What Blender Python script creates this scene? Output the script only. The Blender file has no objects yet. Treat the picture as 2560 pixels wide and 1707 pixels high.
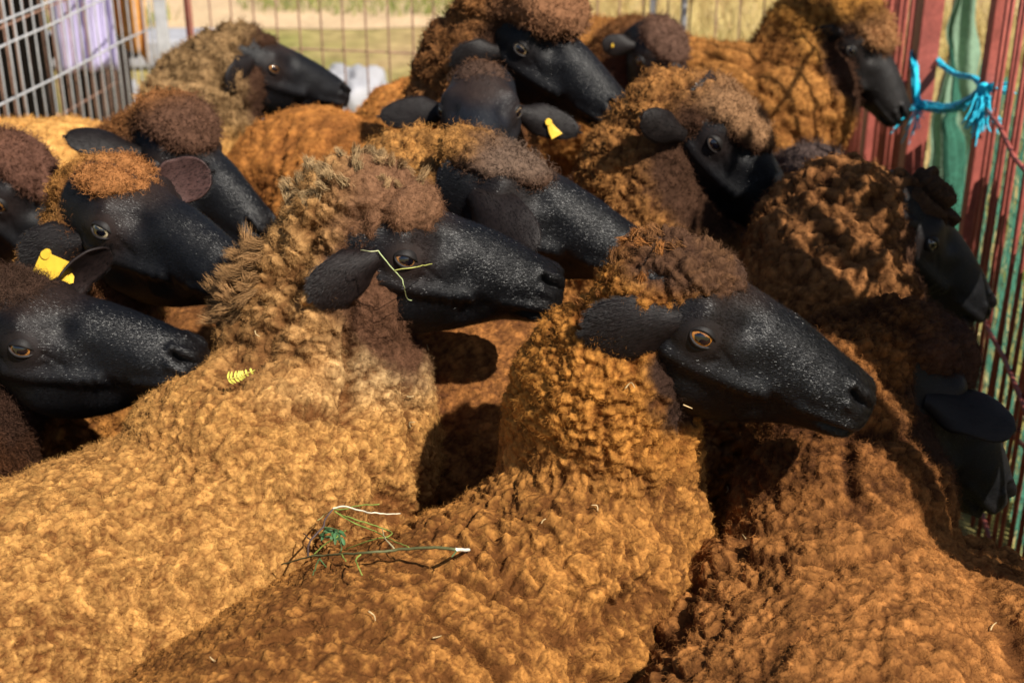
import bpy, math, random
import numpy as np
from mathutils import Vector

# ------------------------------------------------------------------ camera, light, exposure
C = bpy.context.scene
cd = bpy.data.cameras.new("camera"); cam = bpy.data.objects.new("camera", cd)
C.collection.objects.link(cam); C.camera = cam
cam.location = (0, 0, 1.47); cam.rotation_euler = (math.radians(90 - 25), 0, 0)
cd.lens = 50; cd.sensor_width = 36; cd.clip_start = 0.05; cd.clip_end = 400
cd.dof.use_dof = True; cd.dof.focus_distance = 1.42; cd.dof.aperture_fstop = 7.1

SUN = Vector((0.42, -0.44, 0.66)).normalized()
sun_el = math.asin(SUN.z); sun_az = math.atan2(SUN.x, SUN.y)
w = bpy.data.worlds.new("World"); C.world = w; w.use_nodes = True
wn = w.node_tree; bg = wn.nodes["Background"]
sk = wn.nodes.new("ShaderNodeTexSky"); sk.sky_type = 'NISHITA'; sk.sun_disc = False
sk.sun_elevation = sun_el; sk.sun_rotation = sun_az
wn.links.new(sk.outputs[0], bg.inputs[0]); bg.inputs[1].default_value = 0.062
ld = bpy.data.lights.new("sun", 'SUN'); ld.energy = 5.0; ld.angle = math.radians(0.6); ld.color = (1.0, 0.93, 0.82)
lo = bpy.data.objects.new("sun", ld); C.collection.objects.link(lo)
lo.rotation_euler = SUN.to_track_quat('Z', 'Y').to_euler()
C.view_settings.view_transform = 'Standard'; C.view_settings.look = 'None'
C.view_settings.exposure = 0.60; C.view_settings.gamma = 1.0
C.cycles.max_bounces = 6; C.cycles.diffuse_bounces = 3; C.cycles.glossy_bounces = 2
C.cycles.transparent_max_bounces = 8

rng = np.random.default_rng(7)
random.seed(7)
col = C.collection

# ------------------------------------------------------------------ numpy noise
def _h(i, j, k, s):
    x = (i * 73856093) ^ (j * 19349663) ^ (k * 83492791) ^ (s * 2654435)
    x = (x ^ (x >> 13)) * 1274126177 & 0x7fffffff
    x = (x ^ (x >> 16)) * 668265263 & 0x7fffffff
    return ((x ^ (x >> 15)) & 0xffffff) / float(0xffffff)

def vnoise(p, s=0):
    f = np.floor(p).astype(np.int64); t = p - f; t = t * t * (3 - 2 * t)
    r = 0
    for a in (0, 1):
        wa = t[:, 0] if a else 1 - t[:, 0]
        for b in (0, 1):
            wb = t[:, 1] if b else 1 - t[:, 1]
            for c in (0, 1):
                wc = t[:, 2] if c else 1 - t[:, 2]
                r = r + wa * wb * wc * _h(f[:, 0] + a, f[:, 1] + b, f[:, 2] + c, s)
    return r * 2 - 1

def fbm(p, s=0, o=3):
    r = 0; a = 1.0; n = 0
    for i in range(o):
        r = r + a * vnoise(p * (2 ** i) + 17.3 * i, s + i); n += a; a *= 0.5
    return r / n

def vec_noise(p, s=0):
    return np.stack([vnoise(p, s), vnoise(p + 31.7, s + 5), vnoise(p - 53.1, s + 9)], 1)

def worley(p, s=0, jit=0.9):
    f = np.floor(p).astype(np.int64); n = len(p)
    b1 = np.full(n, 9.0); b2 = np.full(n, 9.0); cid = np.zeros(n); cc = np.zeros((n, 3))
    for a in (-1, 0, 1):
        for b in (-1, 0, 1):
            for c in (-1, 0, 1):
                i = f[:, 0] + a; j = f[:, 1] + b; k = f[:, 2] + c
                q = np.stack([i + 0.5 + jit * (_h(i, j, k, s) - 0.5), j + 0.5 + jit * (_h(i, j, k, s + 1) - 0.5), k + 0.5 + jit * (_h(i, j, k, s + 2) - 0.5)], 1)
                d = np.sqrt(((q - p) ** 2).sum(1))
                m = d < b1
                b2 = np.where(m, b1, np.minimum(b2, d))
                b1 = np.where(m, d, b1)
                cid = np.where(m, _h(i, j, k, s + 3), cid); cc[m] = q[m]
    return b1, b2, cid, cc

def sstep(a, b, x):
    t = np.clip((x - a) / (b - a), 0, 1); return t * t * (3 - 2 * t)

# ------------------------------------------------------------------ mesh helpers
def build(name, V, Q=None, T=None, mats=(), cols=None, mi=None, parent=None, smooth=True, attrs=None):
    me = bpy.data.meshes.new(name)
    V = np.asarray(V, dtype=np.float32)
    Q = np.zeros((0, 4), int) if Q is None or len(Q) == 0 else np.asarray(Q)
    T = np.zeros((0, 3), int) if T is None or len(T) == 0 else np.asarray(T)
    nq, nt = len(Q), len(T)
    me.vertices.add(len(V)); me.vertices.foreach_set('co', V.ravel())
    li = np.concatenate([Q.ravel(), T.ravel()]).astype(np.int32)
    me.loops.add(len(li)); me.loops.foreach_set('vertex_index', li)
    me.polygons.add(nq + nt)
    st = np.concatenate([np.arange(nq) * 4, nq * 4 + np.arange(nt) * 3]).astype(np.int32)
    me.polygons.foreach_set('loop_start', st)
    for m in mats: me.materials.append(m)
    if mi is not None: me.polygons.foreach_set('material_index', np.asarray(mi, dtype=np.int32))
    me.polygons.foreach_set('use_smooth', np.full(nq + nt, smooth))
    me.update(calc_edges=True)
    if cols is not None:
        a = me.color_attributes.new('Col', 'FLOAT_COLOR', 'POINT')
        cc = np.ones((len(V), 4), dtype=np.float32); cc[:, :3] = cols
        a.data.foreach_set('color', cc.ravel())
    o = bpy.data.objects.new(name, me); col.objects.link(o)
    if parent is not None: o.parent = parent
    return o

def empty(name, loc=(0, 0, 0)):
    o = bpy.data.objects.new(name, None); o.location = loc; o.empty_display_size = 0.1
    col.objects.link(o); return o

def tag(o, label=None, cat=None, group=None, kind=None):
    if label: o['label'] = label
    if cat: o['category'] = cat
    if group: o['group'] = group
    if kind: o['kind'] = kind
    return o

def grid_quads(nu, nv, wrap=True, off=0):
    i = np.arange(nu - 1)[:, None]; j = np.arange(nv if wrap else nv - 1)[None, :]
    a = i * nv + j; b = i * nv + (j + 1) % nv
    q = np.stack([a, b, b + nv, a + nv], -1).reshape(-1, 4)
    return q + off

def unit(v):
    v = np.asarray(v, float); return v / (np.linalg.norm(v, axis=-1, keepdims=True) + 1e-12)

def vnormals(V, Q, T=None):
    N = np.zeros_like(V)
    a, b, c, d = V[Q[:, 0]], V[Q[:, 1]], V[Q[:, 2]], V[Q[:, 3]]
    n = np.cross(c - a, d - b)
    for k in range(4):
        for ax in range(3):
            N[:, ax] += np.bincount(Q[:, k], n[:, ax], len(V))
    return unit(N)

def tube(pts, rad, n=8, cap=True):
    pts = np.asarray(pts, float); rad = np.broadcast_to(np.asarray(rad, float), (len(pts),))
    tg = unit(np.gradient(pts, axis=0)); up = np.array([0, 0, 1.0])
    if abs(tg[0][2]) > 0.9: up = np.array([1.0, 0, 0])
    s = unit(np.cross(tg[0], up)); V = []
    th = np.linspace(0, 2 * np.pi, n, endpoint=False)
    for p, t, r in zip(pts, tg, rad):
        s = unit(s - t * (s @ t)); b = np.cross(t, s)
        V.append(p + r * (np.cos(th)[:, None] * s + np.sin(th)[:, None] * b))
    V = np.concatenate(V); Q = grid_quads(len(pts), n)
    T = []
    if cap:
        V = np.vstack([V, pts[0], pts[-1]]); m = len(V)
        j = np.arange(n); k = (j + 1) % n
        T = np.concatenate([np.stack([k, j, np.full(n, m - 2)], 1), np.stack([j + (len(pts) - 1) * n, k + (len(pts) - 1) * n, np.full(n, m - 1)], 1)])
    return V, Q, T

class Acc:
    def __init__(s): s.V = []; s.Q = []; s.T = []; s.C = []; s.n = 0
    def add(s, V, Q=None, T=None, c=None):
        V = np.asarray(V, float); s.V.append(V)
        if Q is not None and len(Q): s.Q.append(np.asarray(Q) + s.n)
        if T is not None and len(T): s.T.append(np.asarray(T) + s.n)
        if c is not None: s.C.append(np.broadcast_to(np.asarray(c, float), (len(V), 3)))
        s.n += len(V)
    def get(s):
        return (np.concatenate(s.V), np.concatenate(s.Q) if s.Q else None, np.concatenate(s.T) if s.T else None, np.concatenate(s.C) if s.C else None)
    def build(s, name, mats, parent=None, smooth=True):
        V, Q, T, Cc = s.get(); return build(name, V, Q, T, mats, Cc, None, parent, smooth)

def box(x0, x1, y0, y1, z0, z1):
    V = np.array([[x, y, z] for z in (z0, z1) for y in (y0, y1) for x in (x0, x1)], float)
    Q = np.array([[0, 2, 3, 1], [4, 5, 7, 6], [0, 1, 5, 4], [2, 6, 7, 3], [0, 4, 6, 2], [1, 3, 7, 5]])
    return V, Q

def ico(c, r, M=None, n=20):
    th = np.linspace(0, np.pi, n)[:, None]; ph = np.linspace(0, 2 * np.pi, 2 * n, endpoint=False)[None, :]
    P = np.stack([np.sin(th) * np.cos(ph), np.sin(th) * np.sin(ph), np.cos(th) + 0 * ph], -1).reshape(-1, 3) * np.asarray(r)
    if M is not None: P = P @ np.asarray(M).T
    return P + np.asarray(c), grid_quads(n, 2 * n)

# ------------------------------------------------------------------ materials
def mat(name, rough=0.8, base=None, attr=None, noise=None, bump=None, spec=0.3, sheen=0.0, metal=0.0, coat=0.0, trans=0.0, stretch=None):
    m = bpy.data.materials.new(name); m.use_nodes = True
    nt = m.node_tree; N = nt.nodes; L = nt.links; b = N['Principled BSDF']
    b.inputs['Roughness'].default_value = rough; b.inputs['Specular IOR Level'].default_value = spec
    b.inputs['Metallic'].default_value = metal
    b.inputs['Sheen Weight'].default_value = sheen; b.inputs['Sheen Roughness'].default_value = 0.5
    b.inputs['Coat Weight'].default_value = coat; b.inputs['Coat Roughness'].default_value = 0.05
    tc = N.new('ShaderNodeTexCoord'); src = None
    if attr:
        a = N.new('ShaderNodeAttribute'); a.attribute_name = attr; src = a.outputs['Color']
    else:
        r = N.new('ShaderNodeRGB'); r.outputs[0].default_value = (*base, 1); src = r.outputs[0]
    vec = tc.outputs['Object']
    if stretch:
        mp = N.new('ShaderNodeMapping'); mp.inputs['Scale'].default_value = stretch
        L.new(vec, mp.inputs[0]); vec = mp.outputs[0]
    for sc, amt in (noise or []):
        t = N.new('ShaderNodeTexNoise'); t.inputs['Scale'].default_value = sc; t.inputs['Detail'].default_value = 4
        L.new(vec, t.inputs['Vector'])
        mr = N.new('ShaderNodeMapRange'); mr.inputs[1].default_value = 0.25; mr.inputs[2].default_value = 0.75
        mr.inputs[3].default_value = 1 - amt; mr.inputs[4].default_value = 1 + amt
        L.new(t.outputs[0], mr.inputs[0])
        mx = N.new('ShaderNodeVectorMath'); mx.operation = 'SCALE'
        L.new(src, mx.inputs[0]); L.new(mr.outputs[0], mx.inputs['Scale']); src = mx.outputs[0]
    L.new(src, b.inputs['Base Color'])
    if sheen: L.new(src, b.inputs['Sheen Tint'])
    prev = None
    for sc, st, dist in (bump or []):
        t = N.new('ShaderNodeTexNoise'); t.inputs['Scale'].default_value = sc; t.inputs['Detail'].default_value = 5
        L.new(vec, t.inputs['Vector'])
        bp = N.new('ShaderNodeBump'); bp.inputs['Strength'].default_value = st; bp.inputs['Distance'].default_value = dist
        L.new(t.outputs[0], bp.inputs['Height'])
        if prev: L.new(prev, bp.inputs['Normal'])
        prev = bp.outputs[0]
    if prev: L.new(prev, b.inputs['Normal'])
    return m

M_WOOL = mat('wool', 1.0, attr='Col', noise=[(260, .22), (60, .12)], bump=[(150, .6, .004), (480, .8, .0015)], spec=.06, sheen=.04)
M_SKIN = mat('skin', .60, attr='Col', noise=[(90, .2), (500, .25)], bump=[(700, .35, .0007)], spec=.28, sheen=.0)
M_HAIR = mat('face_hair', .38, attr='Col', spec=.42)
M_EYE = mat('eye', .12, attr='Col', spec=.6, coat=1.0)

def Rot(yaw, pitch, roll):
    y, p, r = map(math.radians, (yaw, pitch, roll))
    f = np.array([math.cos(y) * math.cos(p), math.sin(y) * math.cos(p), math.sin(p)])
    l = np.array([-math.sin(y), math.cos(y), 0]); u = np.cross(f, l)
    l2 = l * math.cos(r) + u * math.sin(r)
    return np.array([f, l2, np.cross(f, l2)]).T

def bezier(P0, P1, P2, P3, n):
    t = np.linspace(0, 1, n)[:, None]
    return (1 - t) ** 3 * P0 + 3 * (1 - t) ** 2 * t * P1 + 3 * (1 - t) * t * t * P2 + t ** 3 * P3

def catmull(A, n):
    A = np.asarray(A, float); m = len(A); t = np.linspace(0, m - 1, n); i = np.clip(t.astype(int), 0, m - 2); f = (t - i)[:, None]
    p0 = A[np.clip(i - 1, 0, m - 1)]; p1 = A[i]; p2 = A[i + 1]; p3 = A[np.clip(i + 2, 0, m - 1)]
    return 0.5 * (2 * p1 + (p2 - p0) * f + (2 * p0 - 5 * p1 + 4 * p2 - p3) * f ** 2 + (3 * p1 - p0 - 3 * p2 + p3) * f ** 3)

# head stations: x, z top, z bottom, half width, z of widest
HEAD = [(.1860, -.016, -.026, .006, -.020), (.1855, -.009, -.033, .014, -.020), (.1835, -.002, -.041, .0205, -.020), (.179, .004, -.047, .0255, -.020),
        (.172, .0095, -.053, .029, -.020), (.160, .0155, -.0585, .032, -.019), (.146, .0205, -.061, .0335, -.019), (.126, .0265, -.066, .0350, -.018),
        (.104, .0320, -.076, .0385, -.018), (.082, .0365, -.088, .0430, -.020), (.058, .0400, -.099, .0480, -.020), (.032, .0430, -.107, .0530, -.018),
        (.006, .0470, -.109, .0570, -.014), (-.020, .0510, -.103, .0580, -.012), (-.048, .0520, -.090, .0560, -.010), (-.075, .047, -.078, .0530, -.012)]

def seg_dist(P, A):
    A = np.asarray(A, float); best = np.full(len(P), 9.0)
    for a, b in zip(A[:-1], A[1:]):
        ab = b - a; t = np.clip(((P - a) @ ab) / (ab @ ab), 0, 1)[:, None]
        best = np.minimum(best, np.linalg.norm(P - (a + t * ab), axis=1))
    return best

def head_local(nu, nv, dx=0.0):
    S = catmull(HEAD, nu); th = np.linspace(0, 2 * np.pi, nv, endpoint=False) - np.pi / 2
    x, zt, zb, w, zc = [S[:, k][:, None] for k in range(5)]
    c = np.cos(th)[None, :]; s = np.sin(th)[None, :]
    k = np.clip((x - .0) / .12, 0, 1)                      # boxier towards the muzzle
    y = w * np.sign(c) * np.abs(c) ** (0.92)
    up = np.clip(s, 0, 1); dn = np.clip(-s, 0, 1)
    jaw = 1 - (0.38 - .12 * sstep(.12, .17, x)) * dn ** 2.2
    top = 1 - (0.10 * k) * up ** 3
    y = y * jaw * top
    z = zc + (zt - zc) * up ** 0.95 + (zb - zc) * dn ** 0.95
    P = np.stack([x + 0 * y, y, z], -1)
    return P.reshape(-1, 3)

EC = np.array([0, .0500, .002])      # eyeball centre (left side)
EA = unit(np.array([.22, .96, .10]))

def sculpt(P, N, grooves=True):
    """local detail on the head, mirrored in y"""
    A = P.copy(); A[:, 1] = np.abs(A[:, 1])
    Nn = N.copy(); d = np.zeros(len(P)); dark = np.zeros(len(P))
    def g(c, r): return np.exp(-(((A - np.array(c)) ** 2).sum(1)) / (r * r))
    def line(pts, wd): return np.exp(-(seg_dist(A, pts) / wd) ** 2)
    d += .0085 * g((-.002, .058, .004), .0235)            # orbit
    d += .0075 * g((-.004, .046, .028), .015)            # brow
    d -= .0075 * g((.040, .042, .026), .016)             # hollow in front of the brow
    d += .0065 * line([(-.02, .057, -.028), (.03, .052, -.030), (.080, .043, -.032)], .009)   # cheek bone
    d += .0085 * g((.008, .048, -.070), .026)            # masseter
    d -= .0070 * g((.088, .040, -.052), .018)
    d -= .0045 * g((.070, .045, -.004), .020)
    d += .0025 * g((.128, .034, -.012), .016)
    d -= .0045 * line([(.024, .05, -.004), (.044, .047, -.016)], .0035)       # tear line
    d -= .0022 * line([(-.024, .06, -.012), (-.012, .062, -.022), (.012, .06, -.024), (.026, .055, -.014)], .0028)
    d += .0035 * line([(.12, .034, -.030), (.15, .033, -.028), (.172, .028, -.026)], .006)
    m = line([(.184, 0, -.033), (.178, .018, -.036), (.165, .028, -.039), (.148, .031, -.041), (.128, .034, -.047), (.121, .034, -.052)], .0036)
    d -= .0110 * m; dark = np.maximum(dark, m)
    d += .0040 * line([(.176, .020, -.044), (.150, .029, -.050)], .006)        # lower lip
    d -= .0022 * line([(.105, .037, -.040), (.118, .036, -.058)], .005)
    d -= .0016 * line([(.095, .040, -.030), (.108, .038, -.060)], .004)
    no = line([(.160, .0235, .0045), (.167, .0235, -.0005), (.174, .0200, -.0035), (.1795, .0150, -.0085)], .0036)
    d -= .0120 * no; dark = np.maximum(dark, no)
    d += .0050 * line([(.158, .022, .012), (.168, .019, .0085), (.178, .013, .000)], .005)
    d += .0034 * line([(.160, .028, -.008), (.172, .025, -.013)], .005)
    for q_ in range(5): d -= .0016 * line([(.088 - .012 * q_, .040 + .003 * q_, -.028 - .003 * q_), (.098 - .013 * q_, .038 + .003 * q_, -.050 - .004 * q_), (.100 - .016 * q_, .034, -.074 - .004 * q_)], .0035)
    d += .0045 * line([(.0, .048, -.100), (.06, .040, -.090), (.11, .032, -.070)], .012)
    ph = line([(.186, 0, -.012), (.183, 0, -.032)], .0016); d -= .003 * ph
    e = g((.001, .064, .002), .0130); d -= .014 * np.clip(e * 1.7 - .60, 0, 1)
    P2 = P + Nn * d[:, None]
    return P2, dark

def lids(side, opn=1.0, n=48, sc=1.0):
    """eyelid shell round the eyeball with an almond opening"""
    a = EA * np.array([1, side, 1]); c = EC * np.array([1, side, 1])
    f = unit(np.array([1, 0, -.18]) - a * (np.array([1, 0, -.18]) @ a)); u = np.cross(f, a) * 1.0
    if u[2] < 0: u = -u
    ph = np.linspace(0, 2 * np.pi, n, endpoint=False)
    cx = np.cos(ph); sx = np.sin(ph)
    up = 21 * opn; dn = 16 + 6 * opn
    hx = np.where(cx > 0, 46, 42)
    ang_in = np.radians(1 / np.sqrt((cx / hx) ** 2 + (sx / np.where(sx > 0, up, dn)) ** 2))
    ang_in *= np.where((cx > .8), 1.08, 1)
    V = []
    for t, R in ((-.04, .0160), (0.0, .0172), (.05, .0186), (.10, .0188), (.22, .0182), (.45, .0170), (.7, .0155), (1, .0135)):
        an = ang_in + (np.radians(86) - ang_in) * max(t, 0)
        V.append(c + R * (np.cos(an)[:, None] * a + np.sin(an)[:, None] * (cx[:, None] * f + sx[:, None] * u)))
    V = np.concatenate(V); Q = grid_quads(8, n)
    if side * 1 < 0: Q = Q[:, ::-1]
    colr = np.tile(np.array([.009, .007, .0065]), (len(V), 1)); colr[:2 * n] = (.016, .010, .009)
    return V, Q, colr

def eyeball(side, iris, n=44):
    a = EA * np.array([1, side, 1]); c = EC * np.array([1, side, 1])
    f = unit(np.array([1, 0, -.12]) - a * (np.array([1, 0, -.12]) @ a)); u = np.cross(f, a)
    if u[2] < 0: u = -u
    an = np.radians(np.linspace(0, 120, n)); ph = np.linspace(0, 2 * np.pi, 64, endpoint=False)
    R = .0163; A, B = np.meshgrid(an, ph, indexing='ij')
    X = R * np.sin(A) * np.cos(B); Y = R * np.sin(A) * np.sin(B)
    bul = .0012 * np.exp(-(A / .55) ** 4)
    V = c + ((R * np.cos(A) + bul)[..., None] * a + X[..., None] * f + Y[..., None] * u)
    V = V.reshape(-1, 3); X = X.ravel(); Y = Y.ravel(); rr = np.hypot(X, Y)
    iris = np.array(iris); Cc = np.tile(np.array([.10, .06, .045]), (len(V), 1))
    front = A.ravel() < 1.2
    ang = np.arctan2(Y, X); st = .75 + .3 * vnoise(np.stack([ang * 9, rr * 200, 0 * rr], 1), 3)
    mI = front & (rr < .0126)
    Cc[mI] = (iris * (0.65 + .5 * sstep(.004, .010, rr))[:, None] * st[:, None] * (1 - .45 * sstep(.001, .008, Y))[:, None])[mI]  # upper iris darkened: the lid's shadow painted into the colour
    Cc[front & (rr > .0118) & (rr < .0130)] = (.02, .012, .008)
    pm = front & (np.abs(X) < .0088) & (np.abs(Y) < .0046 * np.clip(1.15 - (np.abs(X) / .0085) ** 4, 0, 1))
    Cc[pm] = (.003, .003, .006)
    Q = grid_quads(n, 64)
    return V, Q, Cc

def ear(root, d, nrm, L=.105, W=.062, curl=1.0, cin=(.03, .018, .016), cout=(.016, .011, .011), droop=.2, blunt=.55):
    d = unit(d); nrm = unit(nrm - d * (np.asarray(nrm) @ d)); sd = np.cross(nrm, d)
    s = np.linspace(0, 1, 26)[:, None]; t = np.linspace(-1, 1, 17)[None, :]
    wd = W / 2 * (.42 + .58 * sstep(0, .38, s)) * np.sqrt(np.clip(1 - np.clip((s - blunt) / (1.0001 - blunt), 0, 1) ** 2.3, 0.0, 1))
    cup = (1.25 - .95 * sstep(0, .6, s)) * curl
    th = t * cup
    yy = wd * np.sin(th) / np.maximum(np.sin(cup), .2) * np.minimum(1, 1.0); zz = wd * (1 - np.cos(th)) / np.maximum(cup, .3) * 1.3
    P = root + (s * L)[..., None] * d + yy[..., None] * sd - zz[..., None] * nrm - ((s ** 2) * L * droop)[..., None] * nrm
    P = P.reshape(-1, 3); Q = grid_quads(26, 17, wrap=False); N = vnormals(P, Q)
    P = P + (fbm(P * 60, 5) * .0012)[:, None] * N
    flip = 1 if (N @ nrm).mean() > 0 else -1
    N = N * flip
    th_ = .0013
    V = np.vstack([P + N * th_, P - N * th_]); m = len(P)
    Q2 = np.vstack([Q, (Q + m)[:, ::-1]])
    r = [i * 17 for i in range(26)] + [25 * 17 + j for j in range(1, 17)] + [i * 17 + 16 for i in range(24, -1, -1)]
    r = np.array(r); E = np.stack([r[:-1], r[1:], r[1:] + m, r[:-1] + m], 1)
    Q2 = np.vstack([Q2, E])
    cc = np.vstack([np.tile(cout, (m, 1)), np.tile(cin, (m, 1))])
    if flip < 0: Q2 = Q2[:, ::-1]
    return V, Q2, cc, P, N

def ribbons(P, D, L, Wd, Cc, tipc=None, curl=.25, seg=3, seed=0, side=None):
    """short fibres as narrow ribbons; P roots, D directions"""
    r = np.random.default_rng(seed); n = len(P)
    D = unit(D); R = unit(np.cross(D, r.normal(size=(n, 3)))); B = np.cross(D, R)
    sd = R if side is None else side
    L = np.broadcast_to(L, (n,))[:, None]; Wd = np.broadcast_to(Wd, (n,))[:, None]
    V = np.zeros((n, (seg + 1) * 2, 3)); CC = np.zeros((n, (seg + 1) * 2, 3))
    ph = r.uniform(0, 6.28, (n, 1)); k = r.uniform(.4, 1.3, (n, 1))
    for i in range(seg + 1):
        t = i / seg
        off = (R * np.cos(ph + t * 4.0 * k) + B * np.sin(ph + t * 4.0 * k) - R * np.cos(ph) - B * np.sin(ph)) * (curl * L)
        c = P + D * (L * t) + off
        wv = Wd * (1 - .85 * t ** 2) * .5
        V[:, 2 * i] = c - sd * wv; V[:, 2 * i + 1] = c + sd * wv
        cc = Cc if tipc is None else Cc * (1 - t) + tipc * t
        CC[:, 2 * i] = cc; CC[:, 2 * i + 1] = cc
    base = (np.arange(n) * (seg + 1) * 2)[:, None, None]
    q = np.array([[2 * i, 2 * i + 1, 2 * i + 3, 2 * i + 2] for i in range(seg)])[None]
    return V.reshape(-1, 3), (base + q).reshape(-1, 4), CC.reshape(-1, 3)

def remeshed(Vs, Qs, Ts, vox, smooth, levels):
    a = Acc()
    for V, Q, T in zip(Vs, Qs, Ts): a.add(V, Q, T)
    V, Q, T, _ = a.get()
    o = build('tmp', V, Q, T)
    m = o.modifiers.new('r', 'REMESH'); m.mode = 'VOXEL'; m.voxel_size = vox
    m = o.modifiers.new('s', 'SMOOTH'); m.iterations = smooth; m.factor = .5
    if levels:
        m = o.modifiers.new('u', 'SUBSURF'); m.levels = levels; m.render_levels = levels
    dg = bpy.context.evaluated_depsgraph_get(); ev = o.evaluated_get(dg); me = ev.to_mesh()
    n = len(me.vertices); co = np.zeros(n * 3, np.float32); me.vertices.foreach_get('co', co)
    nf = len(me.polygons); lt = np.zeros(nf, np.int32); me.polygons.foreach_get('loop_total', lt)
    li = np.zeros(len(me.loops), np.int32); me.loops.foreach_get('vertex_index', li)
    assert (lt == 4).all()
    co = co.reshape(-1, 3).astype(float); Q = li.reshape(-1, 4).copy()
    ev.to_mesh_clear(); d = o.data; bpy.data.objects.remove(o); bpy.data.meshes.remove(d)
    return co, Q

CAMP = np.array([0, 0, 1.47])

def torso_frame(S):
    h = math.radians(S['hd']); f = np.array([math.cos(h), math.sin(h), 0]); s = np.array([-math.sin(h), math.cos(h), 0])
    return f, s

def neck_curve(S, M, o, n=16):
    f, s = torso_frame(S); sc = S['s']
    w = np.array([*S['wi'], 0.0])
    P0 = w - f * .03 * sc + np.array([0, 0, S['zt'] - .20 * sc])
    P3 = o + M @ (np.array(S.get('nk', (-.072, 0, -.068))) * sc)
    back = M @ np.array([-1, 0, -.2])
    P1 = P0 + f * .12 * sc + np.array([0, 0, .04]); P2 = P3 + unit(back) * .05 * sc + np.array([0, 0, -.07])
    if 'np' in S: P1 = P0 + np.array(S['np'][0]); P2 = P3 + np.array(S['np'][1])
    return bezier(P0, P1, P2, P3, n)

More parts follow.
